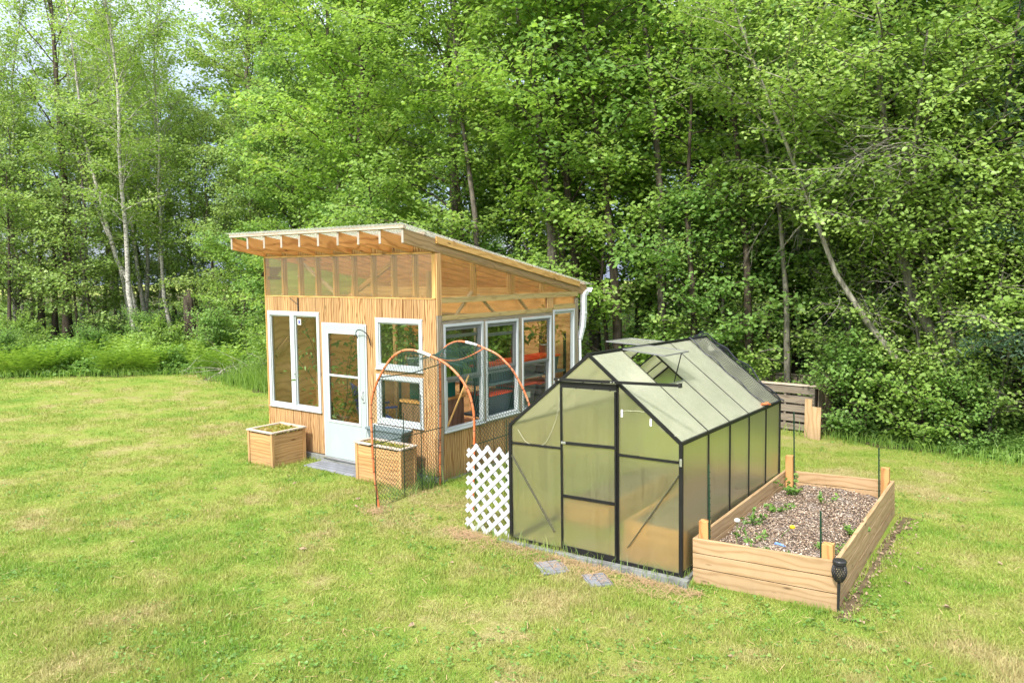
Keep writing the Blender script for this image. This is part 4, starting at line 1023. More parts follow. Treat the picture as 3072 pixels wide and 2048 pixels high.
# shade net over the rear roof bay
def gl2w(p): return gh_m @ Vector(p)
gh_m = Matrix.Translation(gh.location) @ gh.rotation_euler.to_matrix().to_4x4()
def shade_pt(a, b):
    # a: 0..1 along slope from left-mid over ridge to right eave (param 0..100), b: 0..1 along length
    t = a/100; y = lerp(YB[4]-.03, GL+.05, b)
    if t < .22: u = t/.22; x = lerp(.45, GW/2, u)
    else: u = (t-.22)/.78; x = lerp(GW/2, GW+.03, u)
    z = gab(min(max(x, 0), GW)) + .035 + .018*math.sin(a*.28+b*2) + .02*math.sin(a*.11+1)*b + (.05*b*(1-abs(t-.35)) if b > .6 else 0)
    if b > .9: z -= .02
    return gl2w((x, y+.03*math.sin(a*.21)*b, z))
o = net(shade_pt, 100, 0, 1.85, .62, .024, .0019, 'shade_net', M_NETB, None, slope=.15, segs=10)
tag(o, 'dark shade netting draped over the rear end of the greenhouse roof', 'netting')
Rp = [shade_pt(a, 1.0) for a in range(0, 101, 4)]; e_ = MB().tube(Rp, .010, 6).build('hem', M_NETB, o)
Rp = [shade_pt(a, 0.0) for a in range(0, 101, 4)]; MB().tube(Rp, .007, 6).build('hem', M_NETB, o)
bt = MB().tube([gl2w((GW-.03, YB[4]-.08, GH+.045)), gl2w((GW+.02, YB[4]-.01, GH+.05)), gl2w((GW+.03, YB[4]+.06, GH+.03))], [.012, .02, .012], 8).build('clip', M_ORANGE, o)

# ------------------------------------------------------------------ raised bed
bed = thing('raised_bed', 'long raised timber garden bed with corner posts and wood chip filling beside the greenhouse', 'raised bed', (4.1093, -1.1386, -.0039), rot=(-.0162, -.0354, .0201))
BW, BL, BH = 1.256, 3.155, .417
bb = BH/3
for k in range(3):
    z0_, z1_ = k*bb+(.004 if k else -.04), (k+1)*bb-.003
    for nm, box_, ax in (('front_board', (0, BW, 0, .038), 0), ('back_board', (.0, BW, BL-.038, BL), 0), ('side_board', (0, .038, .0385, BL-.0385), 1), ('side_board', (BW-.038, BW, .0385, BL-.0385), 1)):
        m = MB(); m.box(box_[0]+(.0008*k), box_[1]-.0008*k, box_[2], box_[3], z0_, z1_, ax); m.build(nm, M_BED, bed, bevel=.003)
for x, y, h_ in ((.045, .045, .57), (BW-.135, .045, .53), (.045, BL-.14, .62), (BW-.13, BL-.14, .58)):
    bx(x, x+.088, y, y+.088, 0, h_, 2).build('corner_post', M_BED_OR, bed, bevel=.003)
# soil surface: uneven mound
n = 40; gx_, gy_ = np.meshgrid(np.linspace(.04, BW-.04, n), np.linspace(.04, BL-.04, n*2)); 
zz = .20+.05*np.sin(gx_*3.1)+.012*np.sin(gx_*17+gy_*5)+.012*np.sin(gy_*13)+RNG.normal(0, .005, gx_.shape)+.03*np.sin(gy_*1.0)
V = np.stack([gx_.ravel(), gy_.ravel(), zz.ravel()], 1); i_, j_ = np.meshgrid(np.arange(n-1), np.arange(2*n-1)); a_ = (j_*n+i_).ravel()
fast_mesh('soil', V, np.stack([a_, a_+1, a_+n+1, a_+n], 1), M_MULCH, bed, smooth=True)
nn = 15000; cx_ = RNG.uniform(.05, BW-.05, nn); cy_ = RNG.uniform(.05, BL-.05, nn); cz_ = .208+.05*np.sin(cx_*3.1)+.03*np.sin(cy_)+RNG.uniform(-.004, .014, nn)
V, F = leaves(np.stack([cx_, cy_, cz_], 1), .020, jit=.5, aspect=.45); ck = fast_mesh('wood_chips', V, F, M_CHIP, bed); ck['kind'] = 'stuff'
bed_m = Matrix.Translation(bed.location) @ bed.rotation_euler.to_matrix().to_4x4()
def bw(p): return bed_m @ Vector(p)
for i, (x, y, z1_, lab) in enumerate(((.145, .055, 1.10, 'tall green stake at the front left post of the raised bed'), (.155, BL-.15, 1.18, 'tallest dark green stake at the rear left post of the raised bed'), (BW-.150, .085, .80, 'short green stake beside the front right post of the raised bed'), (BW-.145, BL-.16, .82, 'dark green stake at the rear right post of the raised bed'))):
    m = MB(); a_ = bw((x, y, .1)); b_ = bw((x, y, z1_)); m.tube([a_, b_], .0085, 6)
    for k in range(int((z1_-.2)/.06)): m.tube([bw((x+.009, y-.006, .2+k*.06)), bw((x+.016, y-.010, .2+k*.06))], .004, 5)
    tag(m.build('garden_stake', M_GSTAKE), lab, 'stake', 'green stakes in the raised bed')
def weed(name, label, lx, ly, n, size, r_, hz_, mat=LM_WEED, group='weeds in the raised bed'):
    t = thing(name, label, 'weed', bw((lx, ly, .22)), group=group); m = MB(); PP = []
    for i in range(n):
        a_ = i*2.4; c_ = curve((0, 0, 0), (math.cos(a_), math.sin(a_), hz_), r_*random.uniform(.6, 1.1), 4, -.12, .1); m.tube(c_, [.003, .003, .002, .002, .001], 4); 
        for q in c_[1:]: PP += [q]*4
    m.build('stems', M_GSTAKE, t); P = np.array([list(q) for q in PP])+RNG.normal(0, .012, (len(PP), 3))
    V, F = leaves(P, size, jit=.6, aspect=.5); fast_mesh('leaves', V, F, mat, t); return t
W_ = [(.32, .72, 6, .055, .20, .7, 'spreading dandelion leaves beside the left board of the raised bed'), (.22, 1.15, 5, .055, .26, 1.6, 'tall leafy weed against the middle of the left bed board'), (.27, 1.75, 6, .055, .22, 1.2, 'leafy weed left of the bed centre beneath the far stake'), (.24, 2.55, 6, .06, .26, 1.8, 'upright weed by the rear left post of the raised bed'), (1.03, .78, 5, .045, .20, .6, 'low green weed beside the right board near the front post'), (1.12, 1.45, 5, .05, .14, 1.0, 'small weed tuft by the middle of the right bed board'), (.45, .30, 4, .05, .18, 1.0, 'young weed behind the front board on the left'), (.62, 2.4, 3, .05, .2, 1.5, 'thin sprout before the rear bed board'), (.62, .42, 3, .035, .16, 1.2, 'yellow green seedling clump behind the front bed board')]
for lx, ly, n_, s_, r_, hz_, lab in W_: weed('weed', lab, lx, ly, n_, s_, r_, hz_)
def flower(name, label, lx, ly, H_, mat, rad, bend=(.1, 0)):
    t = thing(name, label, 'flower', bw((lx, ly, .22))); MB().tube([(0, 0, 0), (bend[0]*.3, bend[1]*.3, H_*.5), (bend[0], bend[1], H_)], .0035, 5).build('stem', LM_WEED, t)
    m = MB(); m.lathe((bend[0], bend[1], H_), [(0, -rad*.7), (rad*.7, -rad*.5), (rad, 0), (rad*.75, rad*.5), (0, rad*.75)], 12); m.build('flower_head', mat, t, smooth=True); return t
M_YEL = simple('yellow_petals', (.85, .50, .01), .6, var=.2, sc_=60); M_PUFF = simple('seed_fluff', (.55, .56, .52), .9, var=.2, sc_=60); M_PBLUE = simple('pale_blue_plastic', (.15, .30, .75), .5)
flower('dandelion', 'yellow dandelion flower on a bent stalk in the raised bed', .55, .85, .20, M_YEL, .026, (.14, -.06))
flower('dandelion_clock', 'round pale dandelion seed head near the left bed board', .28, .40, .30, M_PUFF, .030, (.0, .0))
o = MB(); o.beam(bw((.58, .62, .285)), bw((.66, .60, .275)), .03, .018); o.beam(bw((.64, .62, .28)), bw((.70, .56, .27)), .02, .012); tag(o.build('plant_tag', M_PBLUE), 'crumpled pale blue plastic tag lying on the bed chips', 'plant tag')

# solar torch light
tl_ = thing('torch_light', 'black solar torch light with a perforated cup at the bed corner', 'garden light', (5.375, -1.155, float(gz(5.37, -1.15))-.05))
MB().tube([(0, 0, -.05), (0, 0, .33)], [.008, .014], 8).build('pole', M_BLACKD, tl_)
m = MB(); 
for k in range(18):
    for fam in (1, -1):
        pts = []
        for i in range(9):
            z = i/8; a_ = 2*math.pi*k/18 + fam*z*1.5; r_ = .014+.044*math.sin(math.pi*min(1, .08+z*.72))**.8; pts.append((r_*math.cos(a_), r_*math.sin(a_), .33+z*.145))
        m.tube(pts, .0036, 4, False)
m.build('perforated_cup', M_BLACKD, tl_)
M_AMB = simple('amber_diffuser', (.50, .42, .25), .5)
MB().lathe((0, 0, .34), [(.008, 0), (.026, .04), (.030, .08), (.02, .115)], 12).build('diffuser', M_AMB, tl_, smooth=True)
MB().lathe((0, 0, .472), [(.044, 0), (.055, .006), (.055, .03), (.048, .038), (.0, .038)], 20).build('solar_cap', M_BLACKD, tl_)

# ------------------------------------------------------------------ pallet compost bin
bin_ = thing('pallet_bin', 'grey weathered compost bin made of upright pallets at the wood edge', 'compost bin', (2.28, 6.35, float(gz(2.5, 6.3))), R(-3))
def pallet(name, x0, y0, x1, y1, H, horizontal=True, nb=5, mat=M_PALLET, gapr=.35, both=True):
    d = Vector((x1-x0, y1-y0, 0)); Lw = d.length; d.normalize(); nrm = Vector((-d.y, d.x, 0)); m = MB(); O = Vector((x0, y0, 0))
    def brd(u0, u1, z0, z1, off, th=.018):
        P = []
        for z in (z0, z1):
            for w_ in (off, off+th):
                for u in (u0, u1): P.append(O+d*u+nrm*w_+Vector((0, 0, z)))
        m.hexa(P, 0 if (u1-u0) > (z1-z0) else 2)
    for off in ((0, .10) if both else (0,)):
        if horizontal:
            st = H/nb
            for k in range(nb): brd(0, Lw, k*st+st*gapr*.5+random.uniform(-.01, .01), (k+1)*st-st*gapr*.3, off)
        else:
            st = Lw/nb
            for k in range(nb): brd(k*st+st*gapr*.3, (k+1)*st-st*gapr*.3*random.uniform(.4, 1.2), 0, H-random.uniform(0, .015), off)
    if horizontal:
        for u in (0, Lw/2-.02, Lw-.04): brd(u, u+.04, 0, H-.01, .0185, .081)
    else:
        for z in (0.04, H/2-.02, H-.05): brd(0, Lw, z, z+.04, .0185, .081)
    return m.build(name, mat, bin_)
pallet('front_pallet', .0, .0, 1.05, .0, .84, True, 5)
bx(-.02, 1.07, -.02, .12, .842, .862, 0).build('top_board', M_PALE, bin_)
pallet('back_pallet', -.1, 1.25, 1.22, 1.25, .86, False, 9, gapr=.3)
bx(-.12, 1.25, 1.22, 1.36, .862, .878, 0).build('top_board', M_PALLET, bin_)
pallet('side_pallet', 1.12, .0, 1.24, 1.24, .86, False, 8, mat=M_PALLET_D, gapr=.45)
pallet('side_pallet', .0, .12, -.1, 1.24, .84, False, 7, gapr=.3)
bx(1.00, 1.12, -.36, -.34, -.03, .68, 2).build('loose_board', M_BED, bin_); bx(1.125, 1.29, -.42, -.40, -.06, .56, 2).build('loose_board', M_BED, bin_)
bx(.2, 1.0, .2, 1.1, 0, .35).build('compost', M_MULCH, bin_)

# ------------------------------------------------------------------ woods
def G(x, y): return float(gz(x, y))
FAR = (900, -900, 0)
def tree_at(proto, x, y, label, s_=1.0, group=None, rz=None, tilt=(0, 0)):
    return dup(proto, (x, y, G(x, y)), random.uniform(0, 6.28) if rz is None else rz, label, s_, group, tilt)
random.seed(11)
# prototypes: the first use of each is the tree itself, later ones are copies
GM = 'maples along the wood edge'; GW_ = 'trees standing deeper in the wood'; GS = 'saplings under the wood edge'; GB = 'shrubs along the edge of the lawn'
def P0(x, y): return (x, y, G(x, y))
mA = make_tree('maple_tree', 'tall green maple at the wood edge directly behind the left half of the shed', 'tree', 1, 12.5, 1.6, 4.0, 44, 11, 70, .092, .16, LM_MID, M_BARK, loc=P0(-5.6, 7.2), group=GM, spray=.17)
mB = make_tree('maple_tree', 'bright yellow green maple rising above the middle of the shed roof', 'tree', 2, 10.5, 2.4, 3.4, 38, 10, 66, .098, .12, LM_BRIGHT, M_BARKB, loc=P0(-2.2, 7.0), group=GM, up_el=.8, spray=.16)
mC = make_tree('maple_tree', 'dense deep green maple behind the low end of the shed roof', 'tree', 3, 13, 1.4, 3.6, 44, 10, 68, .098, .17, LM_DEEP, M_BARKB, loc=P0(.6, 8.6), group=GM, spray=.17)
mD = make_tree('forest_tree', 'slender forest tree with a high open crown deeper in the wood', 'tree', 4, 15, 5.0, 3.2, 34, 9, 55, .115, .15, LM_PALE, M_BARK, loc=P0(-8, 13), group=GW_, spray=.2, up_el=.8)
sp1 = make_tree('sapling', 'young maple sapling with low branches left of the shed', 'tree', 5, 5.2, .3, 1.9, 26, 7, 80, .082, .045, LM_MID, M_BARKB, loc=P0(-6.0, 4.9), group=GS, spray=.13)
sp2 = make_tree('sapling', 'bright green sapling behind the gutter corner of the shed', 'tree', 6, 4.4, .25, 1.7, 24, 7, 82, .082, .04, LM_DEEP, M_BARKB, loc=P0(1.0, 6.7), group=GS, spray=.13)
sh1 = make_tree('shrub', 'low leafy shrub beside the pallet compost bin', 'shrub', 7, 1.5, .05, 1.15, 24, 6, 80, .062, .02, LM_DEEP, M_BARKB, loc=P0(4.1, 6.6), group=GB, spray=.10, up_el=.9)
sh2 = make_tree('shrub', 'pale green broad leaved shrub under the leaning trunk', 'shrub', 8, 1.3, .05, 1.05, 22, 6, 80, .066, .018, LM_MID, M_BARKB, loc=P0(4.9, 6.2), group=GB, spray=.10, up_el=.9)
bi1 = make_tree('birch_tree', 'slim birch with loose pale foliage far left beyond the lawn', 'tree', 9, 13.5, 4.2, 2.3, 34, 8, 48, .085, .085, LM_BIRCH, M_BIRCH, loc=P0(-24, 6.5), group='birches at the left of the wood', spray=.2, up_el=.95, lean=(-.05, .01))
pale = make_tree('forest_tree', 'pale leaved understory tree at the far left of the wood', 'tree', 10, 8.5, .8, 2.7, 40, 9, 60, .09, .07, LM_PALE, M_BARK, loc=P0(-21, 5.5), group='pale understory trees at the left', spray=.17)

# --- edge trees, each placed on its own
tree_at(mB, -8.6, 6.6, 'broad bright maple standing left of the shed over the tall grass', 1.02, GM, 1.0)
tree_at(mA, -11.4, 8.4, 'green maple left of the shed roof, between the sky gap and the bright maple', 1.0, GM, 2.2)
tree_at(mC, -13.6, 8.2, 'dark green maple right of the white birch trunks', .72, GM, .4)
tree_at(mC, 3.9, 9.2, 'deep green maple behind the greenhouse ridge', .95, GM, 3.9)
tree_at(mA, 1.8, 11.2, 'tall maple behind the greenhouse with a crown past the top of the picture', 1.08, GM, 5.0)
tree_at(mA, -3.6, 10.8, 'tall maple behind the shed with dark limbs crossing the crown', 1.05, GM, 4.1)
tree_at(mC, -1.0, 12.2, 'tall dark maple above the shed roof, in the second row', 1.05, GM, .9)
tree_at(mB, 6.9, 8.4, 'bright leaved tree above the clump of trunks at the right', 1.0, GM, 2.7)
tree_at(mC, 9.4, 7.4, 'dark tree at the right edge of the wood', 1.0, GM, 1.7)
tree_at(mA, 6.2, 11.8, 'tall maple behind the leaning trunk', 1.1, GM, .3)
tree_at(mB, 2.2, 9.0, 'light green maple hanging over the pallet bin', .62, GM, 5.5)
# --- saplings at the edge
for x, y, pr, s_, lab in ((-7.4, 5.3, sp2, 1.1, 'dark sapling in the tall grass left of the shed wall'), (-4.6, 6.6, sp1, 1.1, 'sapling hidden behind the left roof end of the shed'), (-9.6, 5.6, sp1, .9, 'sapling behind the dead branch pile'), (-.6, 6.6, sp1, 1.05, 'sapling just above the middle of the shed roof slope'),
    (2.1, 8.0, sp2, 1.2, 'sapling rising behind the left roof vent of the greenhouse'), (3.5, 8.1, sp2, .9, 'sapling behind the back wall of the pallet bin'), (-12.2, 6.6, sp2, .95, 'sapling in front of the stump at the left'), (5.3, 8.6, sp1, 1.1, 'sapling between the leaning trunk and the trunk clump'),
    (8.4, 7.2, sp2, 1.0, 'sapling low at the right edge of the picture'), (6.6, 7.3, sp1, .8, 'sapling behind the trunk clump at the right'), (-14.8, 7.0, sp1, .8, 'sapling behind the yellow ferns'), (10.0, 6.4, sp1, .9, 'sapling beyond the right end of the lawn'), (-5.0, 8.4, sp2, 1.3, 'dark young tree behind the maple left of the shed roof')):
    tree_at(pr, x, y, lab, s_, GS)
# --- shrubs
slist = [(5.6, 6.2, 'shrub at the lawn edge in front of the trunk clump'), (8.2, 5.8, 'shrub at the far right of the lawn edge'), (3.6, 7.2, 'shrub touching the right side of the pallet bin'), (5.7, 7.1, 'shrub growing against the thick trunk'), (7.3, 6.7, 'shrub right of the thick trunk'), (1.6, 7.2, 'shrub behind the left end of the pallet bin'), (.6, 7.2, 'shrub behind the downspout of the shed'), (-7.0, 4.4, 'shrub in the tall grass by the left shed wall'), (-8.4, 4.9, 'shrub left of the shed at the lawn edge'), (-9.8, 4.7, 'shrub beside the dead branch pile'),
    (-13.6, 5.5, 'shrub behind the right end of the ferns'), (-15.2, 4.4, 'shrub behind the middle of the ferns'), (-16.8, 3.4, 'shrub behind the left end of the ferns'), (-18.4, 2.0, 'shrub at the left edge of the picture by the lawn'), (-17.6, 1.3, 'low shrub at the far left of the lawn edge'), (-20.2, 3.2, 'shrub in the second row at the far left'), (-17.8, 5.6, 'shrub in front of the left tree trunks'), (-11.4, 5.8, 'shrub at the foot of the stump')]
for i, (x, y, lab) in enumerate(slist): tree_at((sh1, sh2)[i % 2], x, y, lab, (random.uniform(.5, .75) if x > 3.8 else random.uniform(.7, 1.05)) if x > -10 else random.uniform(.6, .95), GB)
# --- left: thin trunks, birches, pale understory
for x, y, s_, lab in ((-21.2, 7.6, .95, 'white birch leaning left in front of the sky gap'), (-19.4, 7.4, .85, 'white birch trunk crossing the left wood'), (-23.5, 9.2, 1.1, 'tall birch behind the leaning ones'), (-27, 5.5, 1.0, 'birch at the far left edge of the picture')):
    tree_at(bi1, x, y, lab, s_, 'birches at the left of the wood', random.uniform(0, 6.28))
for x, y, s_, lab in ((-24.0, 4.2, .95, 'pale understory tree over the stout dark trunk at the left'), (-18.2, 8.2, .9, 'pale understory tree right of the white birch trunks'), (-15.8, 8.4, .85, 'pale understory tree above the rotten stump'), (-26.5, 8.5, 1.05, 'pale understory tree behind the forked dark trunk'), (-22.5, 10.5, 1.1, 'pale understory tree behind the leaning birches'), (-18.5, 12.0, 1.1, 'pale tree in the third row behind the ferns'), (-28.5, 3.0, 1.0, 'pale understory tree at the left picture edge, behind the thin trunk'), (-14.5, 11.5, 1.15, 'pale tree in the third row above the dead branch pile'), (-25.0, 1.2, .8, 'small pale tree low at the left picture edge'), (-30.0, 7.0, 1.2, 'farthest pale tree at the left picture edge'), (-27, 12, 1.25, 'farthest pale tree below the sky gap')):
    tree_at(pale, x, y, lab, s_, 'pale understory trees at the left')
# --- deeper rows: trees nothing tells apart
placed = []
def deep_ok(x, y, r_): return all((x-a)**2+(y-b)**2 > r_*r_ for a, b in placed)
cnt = 0; tries = 0; used_lb = {}
while cnt < 46 and tries < 9000:
    tries += 1; d = random.uniform(15, 50); t = random.uniform(-.78, .80)
    x = CAM[0]+_f.x*d+_r.x*t*d; y = CAM[1]+_f.y*d+_r.y*t*d
    back = y-float(edge_y(x))
    if back < 5.5 or not deep_ok(x, y, 2.6+back*.03): continue
    left = t < -.36
    placed.append((x, y)); cnt += 1
    pr = random.choice([mD, mD, mA, mC]) if not left else random.choice([pale, mD, pale, bi1])
    s_ = random.uniform(.85, 1.15)*(1.1 if not left else .88)
    kind_ = {mD: 'slender high crowned tree', mA: 'full green tree', mC: 'dark green tree', pale: 'pale loose tree', bi1: 'thin birch'}[pr]
    place_ = ['at the left picture edge', 'behind the ferns', 'behind the stump', 'left of the shed', 'above the shed door', 'above the shed roof corner', 'above the low roof end', 'above the greenhouse', 'above the raised bed', 'at the right picture edge'][int(clamp((t+.78)/1.56*10, 0, 9))]
    row_ = 'nearer rows' if back < 12 else ('middle rows' if back < 22 else 'farthest rows')
    lb_ = '%s in the wood %s, %s' % (kind_, place_, row_); same_ = used_lb.setdefault(lb_, 0); used_lb[lb_] += 1
    lb_ += ('', ', another', ', third', ', fourth')[min(same_, 3)]
    tree_at(pr, x, y, lb_, s_, GW_)

# --- trunks one can point to
def trunk_tree(name, label, pts, r0, bmat, lmat, n, ls, seed, spread=1.6, nprim=12, bare=0.0, cb=.45, per=40, cat='tree', group=None, up_el=.5, nsec=6):
    """trunk through world points; crown limbs from its upper part"""
    b = pts[0]; loc = (b[0], b[1], G(b[0], b[1])); rel = [(p[0]-loc[0], p[1]-loc[1], p[2]-loc[2]) for p in pts]; rel[0] = (rel[0][0], rel[0][1], -.2)
    H = rel[-1][2]
    return make_tree(name, label, cat, seed, H, cb*H, spread, nprim, nsec, per, ls, r0, lmat, bmat, trunk=rel, loc=loc, bare=bare, up_el=up_el, group=group)
trunk_tree('leaning_tree', 'pale barked tree leaning hard to the left behind the compost bin', [tuple(CAM[k]+.93*(q[k]-CAM[k]) if k < 2 or q[2] else 0 for k in range(3)) for q in [(5.05, 8.0, 0), (4.62, 7.75, .95), (3.93, 7.35, 1.96), (3.44, 7.09, 2.82), (3.08, 6.96, 3.85), (2.6, 6.7, 5.2), (2.1, 6.4, 6.6), (1.7, 6.2, 7.8)]], .055, M_BARKP, LM_BIRCH, 0, .068, 31, spread=2.3, nprim=24, cb=.55, per=100)
trunk_tree('birch_tree', 'thick grey barked birch in the clump of trunks at the right', [(5.62, 6.80, 0), (5.42, 6.85, .97), (5.12, 6.71, 1.7), (4.77, 6.54, 2.48), (4.54, 6.48, 3.37), (4.38, 6.5, 4.48), (4.17, 6.51, 5.98), (4.1, 6.5, 7.6), (4.0, 6.5, 9.4)], .115, M_BARKG, LM_BIRCH, 0, .070, 32, spread=2.6, nprim=36, cb=.42, per=95, bare=.12)
trunk_tree('birch_tree', 'thinner grey stem beside the thick trunk of the right clump', [(5.72, 6.55, 0), (5.56, 6.62, 1.0), (5.34, 6.58, 1.82), (5.08, 6.5, 2.59), (4.85, 6.45, 3.47), (4.75, 6.3, 4.8), (4.9, 6.1, 6.6)], .062, M_BARKG, LM_BIRCH, 0, .068, 33, spread=2.0, nprim=22, cb=.52, per=95)
trunk_tree('birch_tree', 'slim dark stem standing upright right of the trunk clump', [(5.9, 6.8, 0), (5.86, 6.9, 1.5), (5.74, 7.0, 3.0), (5.9, 7.0, 5.0), (6.1, 7.0, 7.5)], .05, M_BARKB, LM_MID, 0, .09, 34, spread=1.7, nprim=20, cb=.4, per=40)
trunk_tree('forest_tree', 'tall curved grey trunk above the shed roof at the picture centre', [tuple(CAM[k_]+0.90*(q[k_]-CAM[k_]) if k_ < 2 or q[2] else 0 for k_ in range(3)) for q in [(-2.9, 7.6, 0), (-3.01, 7.61, 2.22), (-3.11, 7.71, 3.8), (-3.41, 7.74, 5.95), (-3.55, 7.75, 6.98), (-3.95, 7.64, 8.57), (-4.12, 7.6, 10.4), (-4.3, 7.5, 12.5)]], .125, M_BARK, LM_MID, 0, .11, 35, spread=3.0, nprim=22, cb=.55, per=50)
trunk_tree('forest_tree', 'grey trunk leaning beside the curved one above the shed roof', [tuple(CAM[k_]+0.88*(q[k_]-CAM[k_]) if k_ < 2 or q[2] else 0 for k_ in range(3)) for q in [(-3.1, 8.65, 0), (-3.27, 8.65, 2.18), (-3.49, 8.69, 3.94), (-3.76, 8.64, 5.2), (-4.38, 8.38, 6.96), (-4.9, 8.2, 9.5)]], .09, M_BARK, LM_MID, 0, .11, 36, spread=2.4, nprim=14, cb=.6, per=50)
trunk_tree('forest_tree', 'straight dark trunk right of the curved one over the low roof end', [tuple(CAM[k_]+0.92*(q[k_]-CAM[k_]) if k_ < 2 or q[2] else 0 for k_ in range(3)) for q in [(-1.2, 7.6, 0), (-1.31, 7.6, 2.24), (-1.65, 7.65, 4.94), (-1.93, 7.62, 6.52), (-2.2, 7.62, 8.24), (-2.4, 7.6, 11.5)]], .10, M_BARKB, LM_DEEP, 0, .11, 37, spread=2.6, nprim=18, cb=.5, per=50)
trunk_tree('forest_tree', 'dark trunk among dense leaves above the greenhouse', [(-2.1, 11.3, 0), (-2.12, 10.91, 3.89), (-2.35, 11.03, 6.54), (-2.67, 11.05, 8.74), (-2.8, 11, 12)], .17, M_BARKB, LM_DEEP, 0, .11, 38, spread=2.6, nprim=16, cb=.55, per=46)
trunk_tree('forest_tree', 'dark forked trunk standing against the sky at the left', [(-21.8, 4.9, 0), (-21.95, 5.0, 1.6), (-22.18, 5.3, 5.35), (-22.58, 5.39, 8.8), (-22.86, 5.49, 11.9), (-23, 5.5, 14)], .17, M_BARKB, LM_MID, 0, .11, 39, spread=3.0, nprim=18, cb=.42, per=15, up_el=.9)
trunk_tree('birch_tree', 'white leaning birch trunk in front of the left sky gap', [(-18.9, 6.2, 0), (-19.32, 5.84, 2.84), (-19.62, 5.69, 3.41), (-20.3, 5.48, 5.94), (-20.76, 5.35, 7.77), (-21.1, 5.36, 10.07), (-21.4, 5.3, 12.5)], .085, M_BIRCH, LM_BIRCH, 0, .09, 40, spread=1.7, nprim=16, cb=.55, per=18, up_el=.9)
trunk_tree('birch_tree', 'second white birch trunk leaning left beside the first', [(-19.9, 6.4, 0), (-20.53, 6.25, 3.2), (-21.53, 5.83, 5.94), (-22.13, 5.57, 7.49)], .07, M_BIRCH, LM_BIRCH, 0, .09, 41, spread=1.2, nprim=10, cb=.6, per=18)
trunk_tree('birch_tree', 'white birch trunk right of the leaning pair', [(-20.7, 7.3, 0), (-21.04, 7.13, 3.33), (-21.34, 7.15, 5.43), (-21.85, 7.04, 7.77), (-22.09, 7.07, 9.63), (-22.3, 7, 12)], .075, M_BIRCH, LM_BIRCH, 0, .10, 42, spread=1.9, nprim=18, cb=.5, per=20, up_el=.9)
for i, (pts, r_, lab) in enumerate((([(-22.5, 3.3, 0), (-22.54, 3.38, 1.49), (-22.64, 3.54, 3.67), (-22.75, 3.66, 6.5)], .08, 'thin dark trunk at the extreme left of the picture'), ([(-23.75, 4.85, 0), (-23.8, 4.9, 1.13), (-23.92, 5.02, 2.98), (-24.07, 5.22, 6.7)], .17, 'stout dark trunk at the left over the brown ground'), ([(-23.4, 5.15, 0), (-23.41, 5.2, 1.25), (-23.5, 5.35, 3.23), (-23.6, 5.4, 6)], .14, 'dark trunk right of the stout one at the left'), ([(-20.5, 4.7, 0), (-20.58, 4.72, .9), (-20.8, 4.75, 2.62), (-21.02, 4.68, 4.4)], .06, 'thin grey sapling stem in front of the left trunks'))):
    trunk_tree('forest_tree', lab, pts, r_, M_BARKB, LM_PALE, 0, .09, 50+i, spread=1.8, nprim=14, cb=.45, per=26)
# broken stump
st = thing('tree_stump', 'rotten broken tree stump behind the ferns', 'stump', (-15.2, 5.6, G(-15.2, 5.6)))
m = MB(); m.lathe((0, 0, 0), [(.24, -.1), (.19, .3), (.17, 1.2), (.14, 1.9), (.04, 2.2)], 9)
for i in range(len(m.v)): m.v[i] = (m.v[i][0]+random.gauss(0, .02), m.v[i][1]+random.gauss(0, .02), m.v[i][2]+random.gauss(0, .06))
m.build('stump', M_BARKB, st); MB().tube([(.25, .1, 0), (.32, .12, 1.5)], [.09, .04], 7).build('snag', M_BARKB, st)
# bare dead branches
def deadwood(name, label, cx_, cy_, z, n, r_, h_, d0=None, L_=1.2, rad=.012):
    m = MB()
    for i in range(n):
        a_ = random.uniform(0, 6.28); p = (random.gauss(0, r_), random.gauss(0, r_), random.uniform(0, h_)); d = (math.cos(a_), math.sin(a_), random.uniform(-.1, .9)) if d0 is None else (d0[0]+random.gauss(0, .35), d0[1]+random.gauss(0, .35), d0[2]+random.gauss(0, .3))
        c_ = curve(p, d, L_*random.uniform(.5, 1.2), 6, -.03, .12); m.tube(c_, [rad, rad*.8, rad*.65, rad*.5, rad*.4, rad*.3, rad*.2], 4)
        for q in range(3):
            c2 = curve(c_[random.randint(1, 5)], (d[0]+random.gauss(0, .8), d[1]+random.gauss(0, .8), d[2]-.2), L_*.45, 4, -.08, .18); m.tube(c2, [rad*.4, rad*.3, rad*.25, rad*.2, rad*.1], 3)
    o_ = m.build(name, M_DEAD); o_.location = (cx_, cy_, z); return tag(o_, label, 'branches')
deadwood('branch_pile', 'pale pile of dead branches at the lawn edge left of the shed', -10.9, 4.5, G(-10.9, 4.5)+.05, 26, .35, .35)
deadwood('dead_branches', 'drooping bare grey twigs behind the rear of the greenhouse', 2.9, 7.6, 3.6, 26, .45, .8, (-.5, -.3, -.5), 1.3, .008)
deadwood('dead_branches', 'bare pale branches hanging from the right trunk clump', 4.6, 6.3, 4.3, 30, .35, .9, (-.5, -.35, -.15), 1.5, .010)
deadwood('dead_branches', 'spray of dead twigs low beside the leaning trunk', 4.3, 7.0, 2.4, 16, .4, .5, (.2, -.5, -.2), 1.1, .007)

